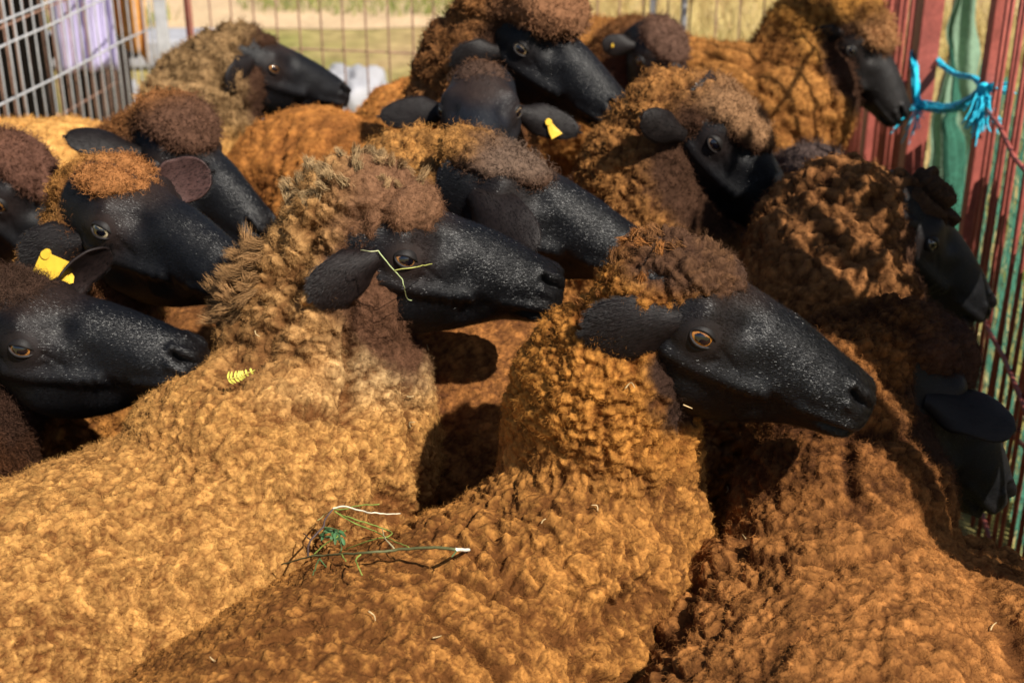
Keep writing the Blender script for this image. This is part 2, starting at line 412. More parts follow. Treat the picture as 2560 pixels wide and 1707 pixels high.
def fleece(S, root, M, o):
    f, s = torso_frame(S); sc = S['s']; z = np.array([0, 0, 1.0]); seed = S['seed']
    w = np.array([*S['wi'], 0.0]); zt = S['zt']; wd = S['wd']; Lt = S.get('L', .66) * sc
    # torso
    t = np.linspace(0, 1, 22); pr = np.array([0, .035, .10, .22, .40, .60, .78, .90, .97, 1.0])
    ww = np.interp(t, pr, [.02, .45, .78, .96, 1.0, .99, .90, .74, .42, .02]) * wd
    top = np.interp(t, pr, [.78, .90, .96, .995, 1.0, .985, .98, .95, .86, .74]) * zt
    bot = np.interp(t, pr, [.76, .66, .54, .46, .42, .42, .45, .54, .66, .72]) * zt
    V = []; n = 40; th = np.linspace(0, 2 * np.pi, n, endpoint=False)
    for k in range(22):
        c = w + f * (.10 * sc - (1 - t[k]) * (Lt + .10 * sc)) + z * (top[k] * .46 + bot[k] * .54)
        hu = top[k] - (top[k] * .46 + bot[k] * .54); hd = (top[k] * .46 + bot[k] * .54) - bot[k]
        sn = np.sin(th); V.append(c + (np.cos(th) * ww[k])[:, None] * s + (np.where(sn > 0, hu, hd) * sn)[:, None] * z)
    Vs = [np.concatenate(V)]; q = grid_quads(22, n)
    Vs[0] = np.vstack([Vs[0], Vs[0][:n].mean(0), Vs[0][-n:].mean(0)]); m = len(Vs[0]); j = np.arange(n); k = (j + 1) % n
    Ts = [np.vstack([np.stack([k, j, np.full(n, m - 2)], 1), np.stack([j + 21 * n, k + 21 * n, np.full(n, m - 1)], 1)])]
    Qs = [q]
    # neck
    nc = neck_curve(S, M, o, 14)
    r0, r1, r2 = S['nr']
    rr = np.interp(np.linspace(0, 1, 14), [0, .5, 1], [r0, r1, r2]) * sc
    V, Q, T = tube(nc, rr, 28); Vs.append(V); Qs.append(Q); Ts.append(T)
    for c, r in ((nc[0], r0 * sc * .98), (nc[-1], r2 * sc * .97)):
        V, Q = ico(c, r, n=12); Vs.append(V); Qs.append(Q); Ts.append(None)
    for c, r in S.get('tops', [((-.045, 0, .040), (.056, .048, .024)), ((-.080, 0, -.005), (.042, .052, .048))]):
        V, Q = ico(o + M @ (np.array(c) * sc), np.array(r) * sc, M, n=14); Vs.append(V); Qs.append(Q); Ts.append(None)
    for c, r in S.get('balls', []):
        V, Q = ico(c, r, n=14); Vs.append(V); Qs.append(Q); Ts.append(None)
    P, Q = remeshed(Vs, Qs, Ts, S['vox'], S.get('sm', 6), S['lv'])
    N = vnormals(P, Q)
    # head-local position, torso-local position
    H = (P - o) @ M / sc
    neckd = seg_dist(P, nc[3:])
    W = S['wool']; no = W.get('no', 0)
    nm = sstep(zt - .02 - no, zt + .06 - no, P[:, 2] + .35 * np.clip((P - w) @ f, -.2, .3))
    W = S['wool']
    tl = np.stack([(P - w) @ f, (P - w) @ s, P[:, 2]], 1)
    # large folds
    q = tl * np.array(W.get('fa', (9, 5, 5))) + .5 * vec_noise(P * 7, seed + 3)
    f1, f2, ci, _ = worley(q, seed + 4)
    crease = 1 - sstep(0, .16, f2 - f1)
    cm = sstep(-.25, .35, vnoise(P * 5, seed + 8))
    d = -W.get('fold', .013) * crease * cm
    d += W.get('lump', .013) * fbm(P * 9, seed + 6, 3)
    # lock domes, two sizes
    wp = P + .009 * vec_noise(P * 28, seed + 11) + .004 * vec_noise(P * 110, seed + 12)
    def domes(cell, sd_, an=(1, 1, 1), crk=False):
        pl = np.stack([(wp - w) @ f * an[0], (wp - w) @ s * an[1], wp[:, 2] * an[2]], 1) / cell
        a, b, cid, cc = worley(pl, sd_)
        k_ = .36 if not crk else .72
        h = np.sqrt(np.clip(1 - (a / .82) ** 2, 0, 1)) * (1 - k_) + k_ * sstep(0, .26, b - a)
        if crk:
            a2, b2, _, _ = worley(pl * 2.3 + 7, sd_ + 7); h = h * (.68 + .32 * sstep(0, .5, b2 - a2)) 
        cc = cc * cell / np.array(an)
        cw = w + cc[:, :1] * f + cc[:, 1:2] * s; cw[:, 2] = cc[:, 2]
        return h, cid, cw
    hb, idb, cb = domes(W['bc'], seed + 20, W.get('ba', (1, 1, 1)), True)
    hn, idn, cn = domes(W['ncell'], seed + 30, W.get('na', (1, 1, 1)))
    hs, ids, cs_ = domes(W['ncell'] * 2.6, seed + 40)
    # topknot
    tk = sstep(.022, .048, H[:, 2] - .25 * H[:, 0]) * (np.abs(H[:, 0]) < .14) * (np.linalg.norm(H, axis=1) < .16)
    face = sstep(*W.get('ring', (.10, .14)), np.linalg.norm((H - np.array([.03, 0, -.03])) * np.array([1, .9, 1.0]), axis=1) + .012 * vnoise(P * 60, seed + 14))
    nm2 = nm * face
    an = np.array(W.get('ba', (1, 1, 1)))
    pb = np.stack([(wp - w) @ f * an[0], (wp - w) @ s * an[1], wp[:, 2] * an[2]], 1) + .010 * vec_noise(P * 55, seed + 19)
    fr = W.get('bf', .78) / W['bc']
    b1 = np.abs(vnoise(pb * fr, seed + 81)); b2 = np.abs(vnoise(pb * fr * 2.3 + 9, seed + 82)); b3 = np.abs(vnoise(pb * fr * .45 + 3, seed + 83))
    b4 = np.abs(vnoise(pb * fr * 4.6 + 5, seed + 84))
    bil = np.clip(2.3 * (.38 * b1 + .28 * b2 + .16 * b4 + .18 * b3), 0, 1) ** .9
    hb = .45 * hb + .55 * bil
    hn = (.76 * hn + .24 * bil)
    h = hb * (1 - nm) + hn * nm
    ampv = W['bh'] * (1 - nm) + W['nh'] * nm2 + (W['bh'] * .8) * nm * (1 - face)
    d += ampv * (h - .5) + W.get('nbig', .006) * nm2 * (hs - .5)
    d += .0024 * fbm(P * 260, seed + 15, 2)
    pc = np.stack([(wp - w) @ f * an[0] ** .5, (wp - w) @ s * an[1] ** .5, wp[:, 2] * an[2] ** .5], 1) / W.get('mc', .034)
    m1, m2, _, _ = worley(pc, seed + 90); mid = sstep(0, .22, m2 - m1); patch = sstep(-.15, .35, vnoise(P * 9, seed + 91))
    d -= W.get('bbig', .008) * (1 - nm * .6) * face * (1 - mid) * (.35 + .65 * patch)
    for _ in range(W.get('soft', 2 if S['lv'] > 1 else 1)):      # felt the lumps a little: average with the neighbours
        av = d[Q].mean(1); acc = np.zeros(len(P)); cnt = np.zeros(len(P))
        for q_ in range(4): acc += np.bincount(Q[:, q_], av, len(P)); cnt += np.bincount(Q[:, q_], minlength=len(P))
        d = .35 * d + .65 * acc / np.maximum(cnt, 1)
    d += .0007 * fbm(P * 520, seed + 16, 2)
    P2 = P + N * d[:, None]
    N2 = vnormals(P2, Q)
    # colour: bleached tips, darker roots, painted crevice shade, brown ring round the face, individual lock tints
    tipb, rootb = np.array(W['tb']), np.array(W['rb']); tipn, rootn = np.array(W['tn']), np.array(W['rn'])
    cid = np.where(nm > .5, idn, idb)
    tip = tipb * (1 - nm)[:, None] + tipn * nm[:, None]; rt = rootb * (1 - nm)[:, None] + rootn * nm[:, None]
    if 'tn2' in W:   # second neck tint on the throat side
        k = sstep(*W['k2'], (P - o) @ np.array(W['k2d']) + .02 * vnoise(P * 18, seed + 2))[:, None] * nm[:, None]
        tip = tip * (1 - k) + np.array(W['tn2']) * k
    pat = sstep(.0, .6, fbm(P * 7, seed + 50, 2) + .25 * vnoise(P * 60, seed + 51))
    mixv = np.clip(1.05 * h ** 1.5 + .40 * (cid - .5) - .42 * pat - .55 * crease * cm - .30 * (1 - mid) * patch, 0, 1)[:, None]  # fold and crack terms paint crevice shade into the wool colour
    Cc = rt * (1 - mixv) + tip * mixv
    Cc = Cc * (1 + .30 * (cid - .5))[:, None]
    fd = np.array(W.get('fc', (.045, .022, .013)))
    kf = (1 - face)[:, None]
    Cc = Cc * (1 - kf) + fd * (.7 + .6 * h)[:, None] * kf
    if 'tk' in W:
        k = (tk * W.get('tkm', .9) * sstep(W.get('tk0', -.11), W.get('tk0', -.11) + .06, H[:, 0]))[:, None]
        Cc = Cc * (1 - k) + np.array(W['tk']) * (.6 + .6 * h)[:, None] * k
    # fibres
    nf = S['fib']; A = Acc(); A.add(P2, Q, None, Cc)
    if nf:
        r = np.random.default_rng(seed)
        vdir = unit(CAMP - P2); vis = ((N2 * vdir).sum(1) > -.25) & (P2[:, 2] > .38 * zt / .72)
        dep = P2[:, 1] * .906 + (1.47 - P2[:, 2]) * .4226
        vis &= (np.abs(P2[:, 0]) / np.maximum(dep, .1) < .42) & (P2[:, 1] > .6)
        ids_ = np.nonzero(vis)[0]
        if len(ids_):
            wgt = (.12 + h[ids_] ** 2.5) * (1 + .5 * nm[ids_]); wgt = wgt / wgt.sum()
            pick = r.choice(ids_, nf, p=wgt)
            P_ = P2[pick] + r.normal(size=(nf, 3)) * .001; Nn = N2[pick]
            ctr = np.where((nm[pick] > .5)[:, None], cn[pick], cb[pick])
            hv = h[pick]; tc_ = ctr - P[pick]; tc_ -= Nn * (tc_ * Nn).sum(1)[:, None]
            tn = vec_noise(P[pick] * 110, seed + 60)
            D = Nn * W.get('fn', .55) + unit(tc_ + 1e-6) * .35 + tn * .7 + np.array([0, 0, -.15]) + r.normal(size=(nf, 3)) * .6
            L_ = S['fl'] * r.uniform(.5, 1.3, nf) * (1 + W.get('nlen', .3) * nm[pick])
            c0 = Cc[pick]; tipk = np.clip(c0 * W.get('tipk', 1.25), 0, 1)
            V, Qr, CC = ribbons(P_, D, L_, S['fw'], c0, tipk, curl=.50, seed=seed + 1)
            A.add(V, Qr, None, CC)
    # pointed tufts standing out along nape / crown
    for (cen, rad, cnt, ln, dr, cl) in S.get('tufts', []):
        r = np.random.default_rng(seed + 77); cen = np.asarray(cen)
        dd = np.linalg.norm(P2 - cen, axis=1); ii = np.nonzero(dd < rad)[0]
        if not len(ii): continue
        pk = r.choice(ii, cnt)
        for i in pk:
            m = 70; base = P2[i] + r.normal(size=(m, 3)) * .0028
            dirn = unit(unit(N2[i]) * .8 + np.asarray(dr) * .8 + r.normal(size=3) * .35)
            LL = ln * r.uniform(.6, 1.25); tipp = P2[i] + dirn * LL + r.normal(size=3) * .004
            D = tipp + r.normal(size=(m, 3)) * .0016 - base
            c0 = np.tile(np.array(cl) * r.uniform(.7, 1.2), (m, 1))
            V, Qr, CC = ribbons(base, D, np.linalg.norm(D, axis=1) * r.uniform(.8, 1.05, m), .0007, c0 * .8, c0 * 1.15, curl=.10, seed=int(r.integers(1e6)))
            A.add(V, Qr, None, CC)
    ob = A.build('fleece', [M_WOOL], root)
    return ob

def sheep(S):
    global EA
    EA = unit(np.array(S.get('ea', (.22, .96, .10))))
    sc = S['s']; M = Rot(*S['rot']); o = np.array(S['o'], float); hi = S.get('hi', 0)
    root = empty('sheep', (S['wi'][0], S['wi'][1], 0))
    tag(root, S['label'], S.get('cat', 'sheep'), 'sheep crowded in the pen')
    rl = np.array(root.location)
    f, s = torso_frame(S); z = np.array([0, 0, 1.0])
    # ---- body: one skin from the muzzle over neck and trunk, with legs and ears
    nu, nv = ((230, 190), (120, 100), (80, 72))[2 - hi] if hi else (80, 72)
    if hi == 2: nu, nv = 230, 190
    elif hi == 1: nu, nv = 130, 110
    else: nu, nv = 84, 72
    P = head_local(nu, nv); Q = grid_quads(nu, nv)
    N = vnormals(P, Q); cen = P.reshape(nu, nv, 3).mean(1, keepdims=True)
    if ((P.reshape(nu, nv, 3) - cen).reshape(-1, 3) * N).sum() < 0: N = -N
    L, dark = sculpt(P, N)
    L += N * (fbm(L * 22, S['seed'], 3) * .0012 + fbm(L * 90, S['seed'] + 1, 2) * .0004)[:, None]
    Lh = L.copy(); Nh = vnormals(L, Q); Nh *= np.sign((Nh * N).sum()) or 1
    W = o + (L * sc) @ M.T
    # colours of the skin
    base = np.array(S.get('skin', (.0026, .0027, .0038)))
    Cc = np.tile(base, (len(L), 1)) * (1 + .35 * fbm(L * 30, S['seed'] + 2, 3))[:, None]
    ay = np.abs(L[:, 1])
    eyeR = np.sqrt((L[:, 0] - .005) ** 2 + (L[:, 2] - .004) ** 2)
    k = (np.exp(-(eyeR / .028) ** 2) * (ay > .02) * S.get('brown', .6))[:, None]
    Cc = Cc * (1 - k) + np.array([.022, .012, .009]) * k
    k = (sstep(.145, .172, L[:, 0]) * .5)[:, None]; Cc = Cc * (1 - k) + np.array([.011, .009, .009]) * k
    Cc = Cc * (1 - .7 * dark)[:, None]
    k = (sstep(.026, .046, L[:, 2]) * (1 - sstep(.02, .07, L[:, 0])) * .8)[:, None]; Cc = Cc * (1 - k) + np.array([.026, .014, .009]) * k
    # neck and trunk rings
    nc = neck_curve(S, M, o, 14)[::-1]
    r0, r1, r2 = S['nr']
    path = list(nc[1:]); rad = list(np.interp(np.linspace(0, 1, 13), [0, 1], [.055, .10]) * sc)
    zt = S['zt']; w = np.array([*S['wi'], 0.0]); Lt = S.get('L', .66) * sc
    for t in np.linspace(.04, .95, 10):
        path.append(w - f * Lt * t + z * (zt - .22 * sc)); rad.append(np.interp(t, [0, .3, .8, 1], [.12, .15, .13, .05]) * sc * S['wd'] / .2)
    path = np.array(path); tg = unit(np.gradient(path, axis=0))
    th = np.linspace(0, 2 * np.pi, nv, endpoint=False) - np.pi / 2
    sdv = M[:, 1].copy(); rings = []
    for p, tt, r in zip(path, tg, rad):
        sdv = unit(sdv - tt * (sdv @ tt)); b = np.cross(sdv, -tt) * -1
        b = np.cross(-tt, sdv)
        rings.append(p + r * (np.cos(th)[:, None] * sdv + np.sin(th)[:, None] * b))
    Wt = np.concatenate([W] + rings); nr_ = nu + len(rings)
    Cc = np.vstack([Cc, np.tile(np.array([.02, .013, .010]), (len(rings) * nv, 1))])
    Qb = grid_quads(nr_, nv)
    A = Acc()
    Qb = Qb[:, ::-1]
    V = np.vstack([Wt, W[:nv].mean(0), rings[-1].mean(0)]); m = len(V); j = np.arange(nv); kk = (j + 1) % nv
    T = np.vstack([np.stack([j, kk, np.full(nv, m - 2)], 1), np.stack([kk + (nr_ - 1) * nv, j + (nr_ - 1) * nv, np.full(nv, m - 1)], 1)])
    A.add(V, Qb, T, np.vstack([Cc, base, base]))
    # legs
    for fx, sy in ((-.06, 1), (-.06, -1), (-Lt + .12, 1), (-Lt + .12, -1)):
        top = w + f * fx + s * sy * .09 * sc + z * .46 * zt / .72
        hind = fx < -.3
        kx = -.03 if hind else .0
        pts = np.array([top + z * .05, top + f * (.03 if hind else 0) - z * .08, top + f * kx * 1.6 - z * .22 * zt / .72, [top[0] + f[0] * kx, top[1] + f[1] * kx, .06], [top[0] + f[0] * (kx + .012), top[1] + f[1] * (kx + .012), .035], [top[0] + f[0] * (kx + .03), top[1] + f[1] * (kx + .03), .0]])
        V, Q_, T_ = tube(catmull(pts, 16), np.interp(np.linspace(0, 1, 16), [0, .25, .5, .8, .92, 1], [.06, .045, .022, .016, .022, .028]) * sc, 12)
        A.add(V, Q_, T_, base)
    # ears
    hairP, hairN, hairD, hairC = [], [], [], []
    for sd in (1, -1):
        e = S['ears'].get(sd, {}) if 'ears' in S else {}
        d = np.array(e.get('d', (-.75, .5 * sd, -.40))); n_ = np.array(e.get('n', (.15, .8 * sd, .55)))
        rt = np.array([-.032, .058 * sd, .008]) + np.array(e.get('r', (0, 0, 0)))
        V, Q_, cc, EP, EN = ear(rt, d, n_, e.get('L', .10), e.get('W', .062), e.get('curl', 1.0), droop=e.get('droop', .15), cin=e.get('cin', (.016, .009, .008)), cout=e.get('cout', (.0065, .0038, .0034)), blunt=e.get('blunt', .55))
        A.add(o + (V * sc) @ M.T, Q_, None, cc)
        if 'tag' in e:
            tg_ = e['tag']; tp = rt + unit(d) * e.get('L', .10) * tg_.get('t', .6); A2 = Acc()
            ax = unit(np.array(tg_['dir'], float)); nn = unit(np.array(tg_['n'], float) - ax * (np.array(tg_['n'], float) @ ax)); bx = np.cross(nn, ax)
            sz = tg_['size']; pts = np.array(tg_.get('shape', [(-.12, 0), (.12, 0), (.5, .35), (.5, 1.0), (-.5, 1.0), (-.5, .35)])) * sz
            bend = .12
            ring = [tp + bx * a + ax * b + nn * (.004 + bend * b * b / sz) for a, b in pts]; k_ = len(ring)
            c0 = np.mean(ring, 0)
            F = [r_ + nn * .0008 for r_ in ring] + [r_ - nn * .0008 for r_ in ring] + [c0 + nn * .0008, c0 - nn * .0008]
            Tt = []; Qt = []
            for i in range(k_):
                i2 = (i + 1) % k_; Tt += [(i, i2, 2 * k_), (i2 + k_, i + k_, 2 * k_ + 1)]; Qt.append((i, i + k_, i2 + k_, i2))
            A2.add(o + (np.array(F) * sc) @ M.T - rl, Qt, Tt)
            # stud
            V, Q_, T_ = tube([tp - nn * .004, tp + nn * .007], [min(.0055, sz * .35)] * 2, 14); A2.add(o + (V * sc) @ M.T - rl, Q_, T_)
            V_, Qq, Tq, _ = A2.get()
            build('ear_tag', V_, Qq, Tq, [M_TAG], None, None, root, smooth=False)
        if hi:
            hairP.append(EP + EN * .0013); hairN.append(EN); hairD.append(np.tile(unit(d), (len(EP), 1))); hairC.append(np.tile(np.array(e.get('cout', (.0065, .0042, .004))), (len(EP), 1)))
    # lids
    for sd in (1, -1):
        V, Q_, cc = lids(sd, S.get('open', 1.0)); A.add(o + (V * sc) @ M.T, Q_, None, cc)
    V_, Qq, Tq, Ccc = A.get()
    V_ = V_ - rl
    # short glossy face hair, lying back towards the poll
    mi = np.zeros(len(Qq) + len(Tq), int)
    if S.get('hair', 0):
        n = S['hair']; r = np.random.default_rng(S['seed'] + 5)
        ex = np.minimum(np.linalg.norm(Lh - EC, axis=1), np.linalg.norm(Lh - EC * [1, -1, 1], axis=1))
        ok = np.nonzero((ex > .022) & (dark < .25) & (((o + (Lh * sc) @ M.T - CAMP) * (Nh @ M.T)).sum(1) < .05))[0]
        # area weighting by local x spacing
        pk = r.choice(ok, n)
        p = Lh[pk] + r.normal(size=(n, 3)) * .0008; nn = Nh[pk]
        dr = np.tile(np.array([-1., 0, -.25]), (n, 1)) + .25 * vec_noise(p * 25, 3)
        dr -= nn * (dr * nn).sum(1)[:, None]; dr = unit(dr)
        D = dr + nn * r.uniform(.08, .22, (n, 1)) + r.normal(size=(n, 3)) * .07
        sidev = unit(np.cross(D, nn) + r.normal(size=(n, 3)) * .24)
        cc = Ccc[pk] * r.uniform(.6, 1.5, (n, 1))
        V, Qr, CC = ribbons(p, D, r.uniform(.0016, .0032, n), .00024, cc, cc, curl=.05, seg=2, seed=S['seed'] + 9, side=sidev)
        EPa = np.concatenate(hairP); ENa = np.concatenate(hairN); EDa = np.concatenate(hairD); ECa = np.concatenate(hairC)
        ne = n // 14; pk = r.integers(0, len(EPa), ne); sgn = np.where(r.random(ne) < .8, 1, -1)[:, None]
        p = EPa[pk] + r.normal(size=(ne, 3)) * .0012 - ENa[pk] * np.where(sgn > 0, 0, .0030); nn = ENa[pk] * sgn
        D = EDa[pk] + nn * r.uniform(.05, .25, (ne, 1)) + r.normal(size=(ne, 3)) * .15
        Ve, Qe, CE = ribbons(p, D, r.uniform(.003, .006, ne), .00034, ECa[pk] * r.uniform(.5, 1.1, (ne, 1)), None, curl=.05, seg=2, seed=S['seed'] + 8, side=unit(np.cross(D, nn)))
        Qr = np.vstack([Qr, Qe + len(V)]); V = np.vstack([V, Ve]); CC = np.vstack([CC, CE])
        V = o + (V * sc) @ M.T - rl
        off = len(V_); V_ = np.vstack([V_, V]); Ccc = np.vstack([Ccc, CC]); nq0 = len(Qq)
        Qq = np.vstack([Qq, Qr + off]); mi = np.concatenate([np.zeros(nq0, int), np.ones(len(Qr) - len(Qe), int), np.zeros(len(Qe), int), np.zeros(len(Tq), int)])
    build('body', V_, Qq, Tq, [M_SKIN, M_HAIR], Ccc, mi, root)
    for sd in (1, -1):
        V, Q_, cc = eyeball(sd, S.get('iris', (.55, .24, .05)))
        build('eye', o + (V * sc) @ M.T - rl, Q_, None, [M_EYE], cc, None, root)
    fo = fleece(S, root, M, o)
    co = np.zeros(len(fo.data.vertices) * 3, np.float32); fo.data.vertices.foreach_get('co', co)
    co = co.reshape(-1, 3) - rl.astype(np.float32); fo.data.vertices.foreach_set('co', co.ravel()); fo.data.update()
    return root

M_TAG = mat('tag_plastic', .4, base=(.80, .50, .045), noise=[(80, .12)], spec=.5)
# ------------------------------------------------------------------ ground and things round the pen
def plain(name, c, rough=.8, noise=None, bump=None, **k): return mat(name, rough, base=c, noise=noise, bump=bump, **k)
M_DIRT = bpy.data.materials.new('ground_soil'); M_DIRT.use_nodes = True
def _ground(m):
    nt = m.node_tree; N = nt.nodes; L = nt.links; b = N['Principled BSDF']; b.inputs['Roughness'].default_value = .95; b.inputs['Specular IOR Level'].default_value = .1
    tc = N.new('ShaderNodeTexCoord')
    def tex(sc, d=5):
        t = N.new('ShaderNodeTexNoise'); t.inputs['Scale'].default_value = sc; t.inputs['Detail'].default_value = d; L.new(tc.outputs['Object'], t.inputs['Vector']); return t.outputs[0]
    def ramp(f, p0, p1, c0, c1):
        r = N.new('ShaderNodeValToRGB'); r.color_ramp.elements[0].position = p0; r.color_ramp.elements[1].position = p1
        r.color_ramp.elements[0].color = (*c0, 1); r.color_ramp.elements[1].color = (*c1, 1); L.new(f, r.inputs[0]); return r.outputs[0]
    a = ramp(tex(1.3), .35, .62, (.42, .30, .15), (.30, .27, .09))
    g = ramp(tex(.9), .50, .64, (1, 1, 1), (.42, .62, .34))
    f = ramp(tex(14), .3, .7, (.62, .60, .58), (1.1, 1.1, 1.05))
    m1 = N.new('ShaderNodeMix'); m1.data_type = 'RGBA'; m1.blend_type = 'MULTIPLY'; m1.inputs[0].default_value = 1; L.new(a, m1.inputs[6]); L.new(g, m1.inputs[7])
    m2 = N.new('ShaderNodeMix'); m2.data_type = 'RGBA'; m2.blend_type = 'MULTIPLY'; m2.inputs[0].default_value = 1; L.new(m1.outputs[2], m2.inputs[6]); L.new(f, m2.inputs[7])
    L.new(m2.outputs[2], b.inputs['Base Color'])
    bp = N.new('ShaderNodeBump'); bp.inputs['Strength'].default_value = .6; bp.inputs['Distance'].default_value = .02; L.new(tex(20), bp.inputs['Height']); L.new(bp.outputs[0], b.inputs['Normal'])
_ground(M_DIRT)
n = 121; gx = np.sign(np.linspace(-1, 1, n)) * np.abs(np.linspace(-1, 1, n)) ** 2.6 * 140
X, Y = np.meshgrid(gx, gx + 4, indexing='ij'); P = np.stack([X, Y, 0 * X], -1).reshape(-1, 3)
P[:, 2] = 0
tag(build('ground', P, grid_quads(n, n, wrap=False)[:, ::-1], None, [M_DIRT]), kind='structure')
# trodden path beyond the fence
t = np.linspace(0, 1, 60)
cx = -14 + 28 * t; cy = 7.1 - .10 * cx + .25 * np.sin(cx * .9); wv = .55 + .12 * np.sin(cx * 2.1)
rows = []
for s_ in np.linspace(-1, 1, 9):
    rows.append(np.stack([cx, cy + s_ * wv + .05 * np.sin(cx * 7 + s_ * 3), .008 + 0 * cx - .004 * s_ * s_], 1))
tag(build('path', np.array(rows).reshape(-1, 3), grid_quads(9, 60, wrap=False), None, [plain('path_sand', (.52, .37, .22), .95, [(3, .15), (30, .2)], [(40, .5, .01)])]), kind='structure')
# dry grass beyond the fence
def grass(name, n, xr, yr, hgt, c0, c1, seed, dens=None):
    r = np.random.default_rng(seed); P = np.stack([r.uniform(*xr, n), r.uniform(*yr, n), np.zeros(n)], 1)
    keep = fbm(P * 1.1, seed) > (-.15 if dens is None else dens); P = P[keep]; P += (r.normal(size=P.shape) * .02) * [1, 1, 0]; m = len(P)
    D = np.array([0, 0, 1.]) + r.normal(size=(m, 3)) * .35; D[:, 2] = np.abs(D[:, 2])
    c = np.array(c0) + (np.array(c1) - np.array(c0)) * r.random((m, 1))
    V, Q, CC = ribbons(P, D, hgt * r.uniform(.4, 1.3, m), .005, c, curl=.12, seed=seed)
    return tag(build(name, V, Q, None, [M_GRASS], CC), kind='stuff')
M_GRASS = mat('dry_grass', .9, attr='Col', spec=.1)
grass('dry_grass', 26000, (-.2, 4.5), (5.2, 10), .26, (.62, .50, .22), (.50, .36, .14), 5)
grass('green_grass', 26000, (-3.2, .2), (5.3, 9.5), .09, (.10, .17, .03), (.34, .33, .10), 6, .0)
grass('straw_litter', 9000, (.95, 3.2), (1.2, 5.5), .10, (.62, .48, .24), (.45, .33, .15), 8, -.3)

M_GALV = plain('galvanised_wire', (.52, .52, .53), .45, [(30, .2)], metal=.3, spec=.5)
M_RUSTW = plain('rusty_wire', (.30, .17, .12), .7, [(40, .3)])
M_RED = plain('red_oxide_steel', (.34, .085, .065), .55, [(25, .25), (120, .2)], [(90, .4, .001)], spec=.4)
M_WHITE = plain('white_sack', (.33, .33, .355), .8, [(8, .25)], [(25, .6, .01)])
M_STONE = plain('grey_stone', (.34, .34, .37), .9, [(10, .2)], [(30, .6, .01)])
def wires(name, a, b, z0, z1, step, rad, rails, m, parent, jit=.0, rrad=None):
    a = np.array(a, float); b = np.array(b, float); Ln = np.linalg.norm(b - a); d = (b - a) / Ln; A = Acc(); nrm = np.array([-d[1], d[0], 0])
    r = np.random.default_rng(int(Ln * 1000)); nb = int(Ln / step)
    d3 = np.array([d[0], d[1], 0])
    for i in range(nb + 1):
        p = np.array([*(a + d * i * step), 0]) + d3 * r.normal() * jit
        V, Q, T = tube([p + [0, 0, z0], p + nrm * r.normal() * jit + [0, 0, (z0 + z1) / 2], p + d3 * r.normal() * jit + [0, 0, z1]], rad, 7); A.add(V, Q, T)
    for z_ in rails:
        pts = [np.array([*(a + (b - a) * t_), z_ + r.normal() * jit]) + nrm * (rad * 1.9) for t_ in np.linspace(0, 1, 12)]
        V, Q, T = tube(pts, rrad or rad, 7); A.add(V, Q, T)
    rl = np.array(parent.location); V_, Q_, T_, _ = A.get()
    return build(name, V_ - rl, Q_, T_, [m], None, None, parent)
def post(name, x, y, z1, w_, m, parent, rot=0, lean=(0, 0)):
    V, Q = box(-w_ / 2, w_ / 2, -w_ / 2, w_ / 2, 0, z1)
    V[4:, 0] += lean[0]; V[4:, 1] += lean[1]
    c, s = math.cos(rot), math.sin(rot); V[:, :2] = V[:, :2] @ np.array([[c, s], [-s, c]])
    o = build(name, V + np.array([x, y, 0]) - np.array(parent.location), Q, None, [m], None, None, parent, smooth=False)
    b = o.modifiers.new('b', 'BEVEL'); b.width = .003; b.segments = 2
    return o
# white wire panels at the back left
e = empty('wire_fence', (-1.15, 2.9, 0)); tag(e, 'galvanised wire mesh panel standing at the back left of the pen', 'fence')
wires('wire_mesh', (-1.42, 2.0), (-1.02, 4.05), 0, 1.3, .045, .0023, (.30, .57, .70, .755, 1.05, 1.28), M_GALV, e, .002, .003)
post('post', -1.01, 4.10, 1.35, .035, M_GALV, e, .2)
e = empty('wire_fence', (-1.5, 2.9, 0)); tag(e, 'dull second wire mesh panel just outside the galvanised one', 'fence')
wires('wire_mesh', (-1.62, 2.0), (-1.20, 4.3), 0, 1.25, .05, .0026, (.35, .65, .95, 1.22), M_RUSTW, e, .003, .003)
e = empty('wire_fence', (0, 4.2, 0)); tag(e, 'rusty red wire mesh fence across the back of the pen', 'fence')
wires('wire_mesh', (-.97, 4.28), (.93, 4.0), 0, 1.2, .068, .0028, (.17, .46, .75, 1.18), M_RUSTW, e, .002)
post('post', -.975, 4.30, 1.35, .020, M_RED, e)
post('post', .41, 4.16, 1.25, .018, M_GALV, e)
post('post', .50, 4.15, 1.25, .018, M_GALV, e)
# red steel fence on the right
e = empty('steel_fence', (.93, 3.5, 0)); tag(e, 'red steel bar fence at the far right behind the golden sheep', 'fence')
wires('bars', (.915, 3.20), (.945, 4.05), 0, 1.5, .042, .0070, (.12, .62, 1.25), M_RED, e, .003)
post('post', .908, 3.10, 1.55, .046, M_RED, e)
post('post', .915, 3.17, 1.55, .030, M_RED, e)
post('post', .93, 3.55, 1.5, .050, M_RED, e)
e = empty('steel_gate', (.80, 2.0, 0)); tag(e, 'red steel bar gate panel along the right side of the pen', 'gate')
wires('bars', (.705, 1.05), (.918, 2.66), .02, 1.5, .054, .0043, (.10, .40, .72, 1.20), M_RED, e, .005, .0046)
post('stile', .927, 2.71, 1.55, .034, M_RED, e)
post('stile', .70, 1.0, 1.55, .034, M_RED, e)
V, Q, T = tube([(.71, 1.10, .62), (.93, 2.62, .14)], .0045, 7); build('brace', V - np.array([.8, 2.0, 0]), Q, T, [M_RED], None, None, e)
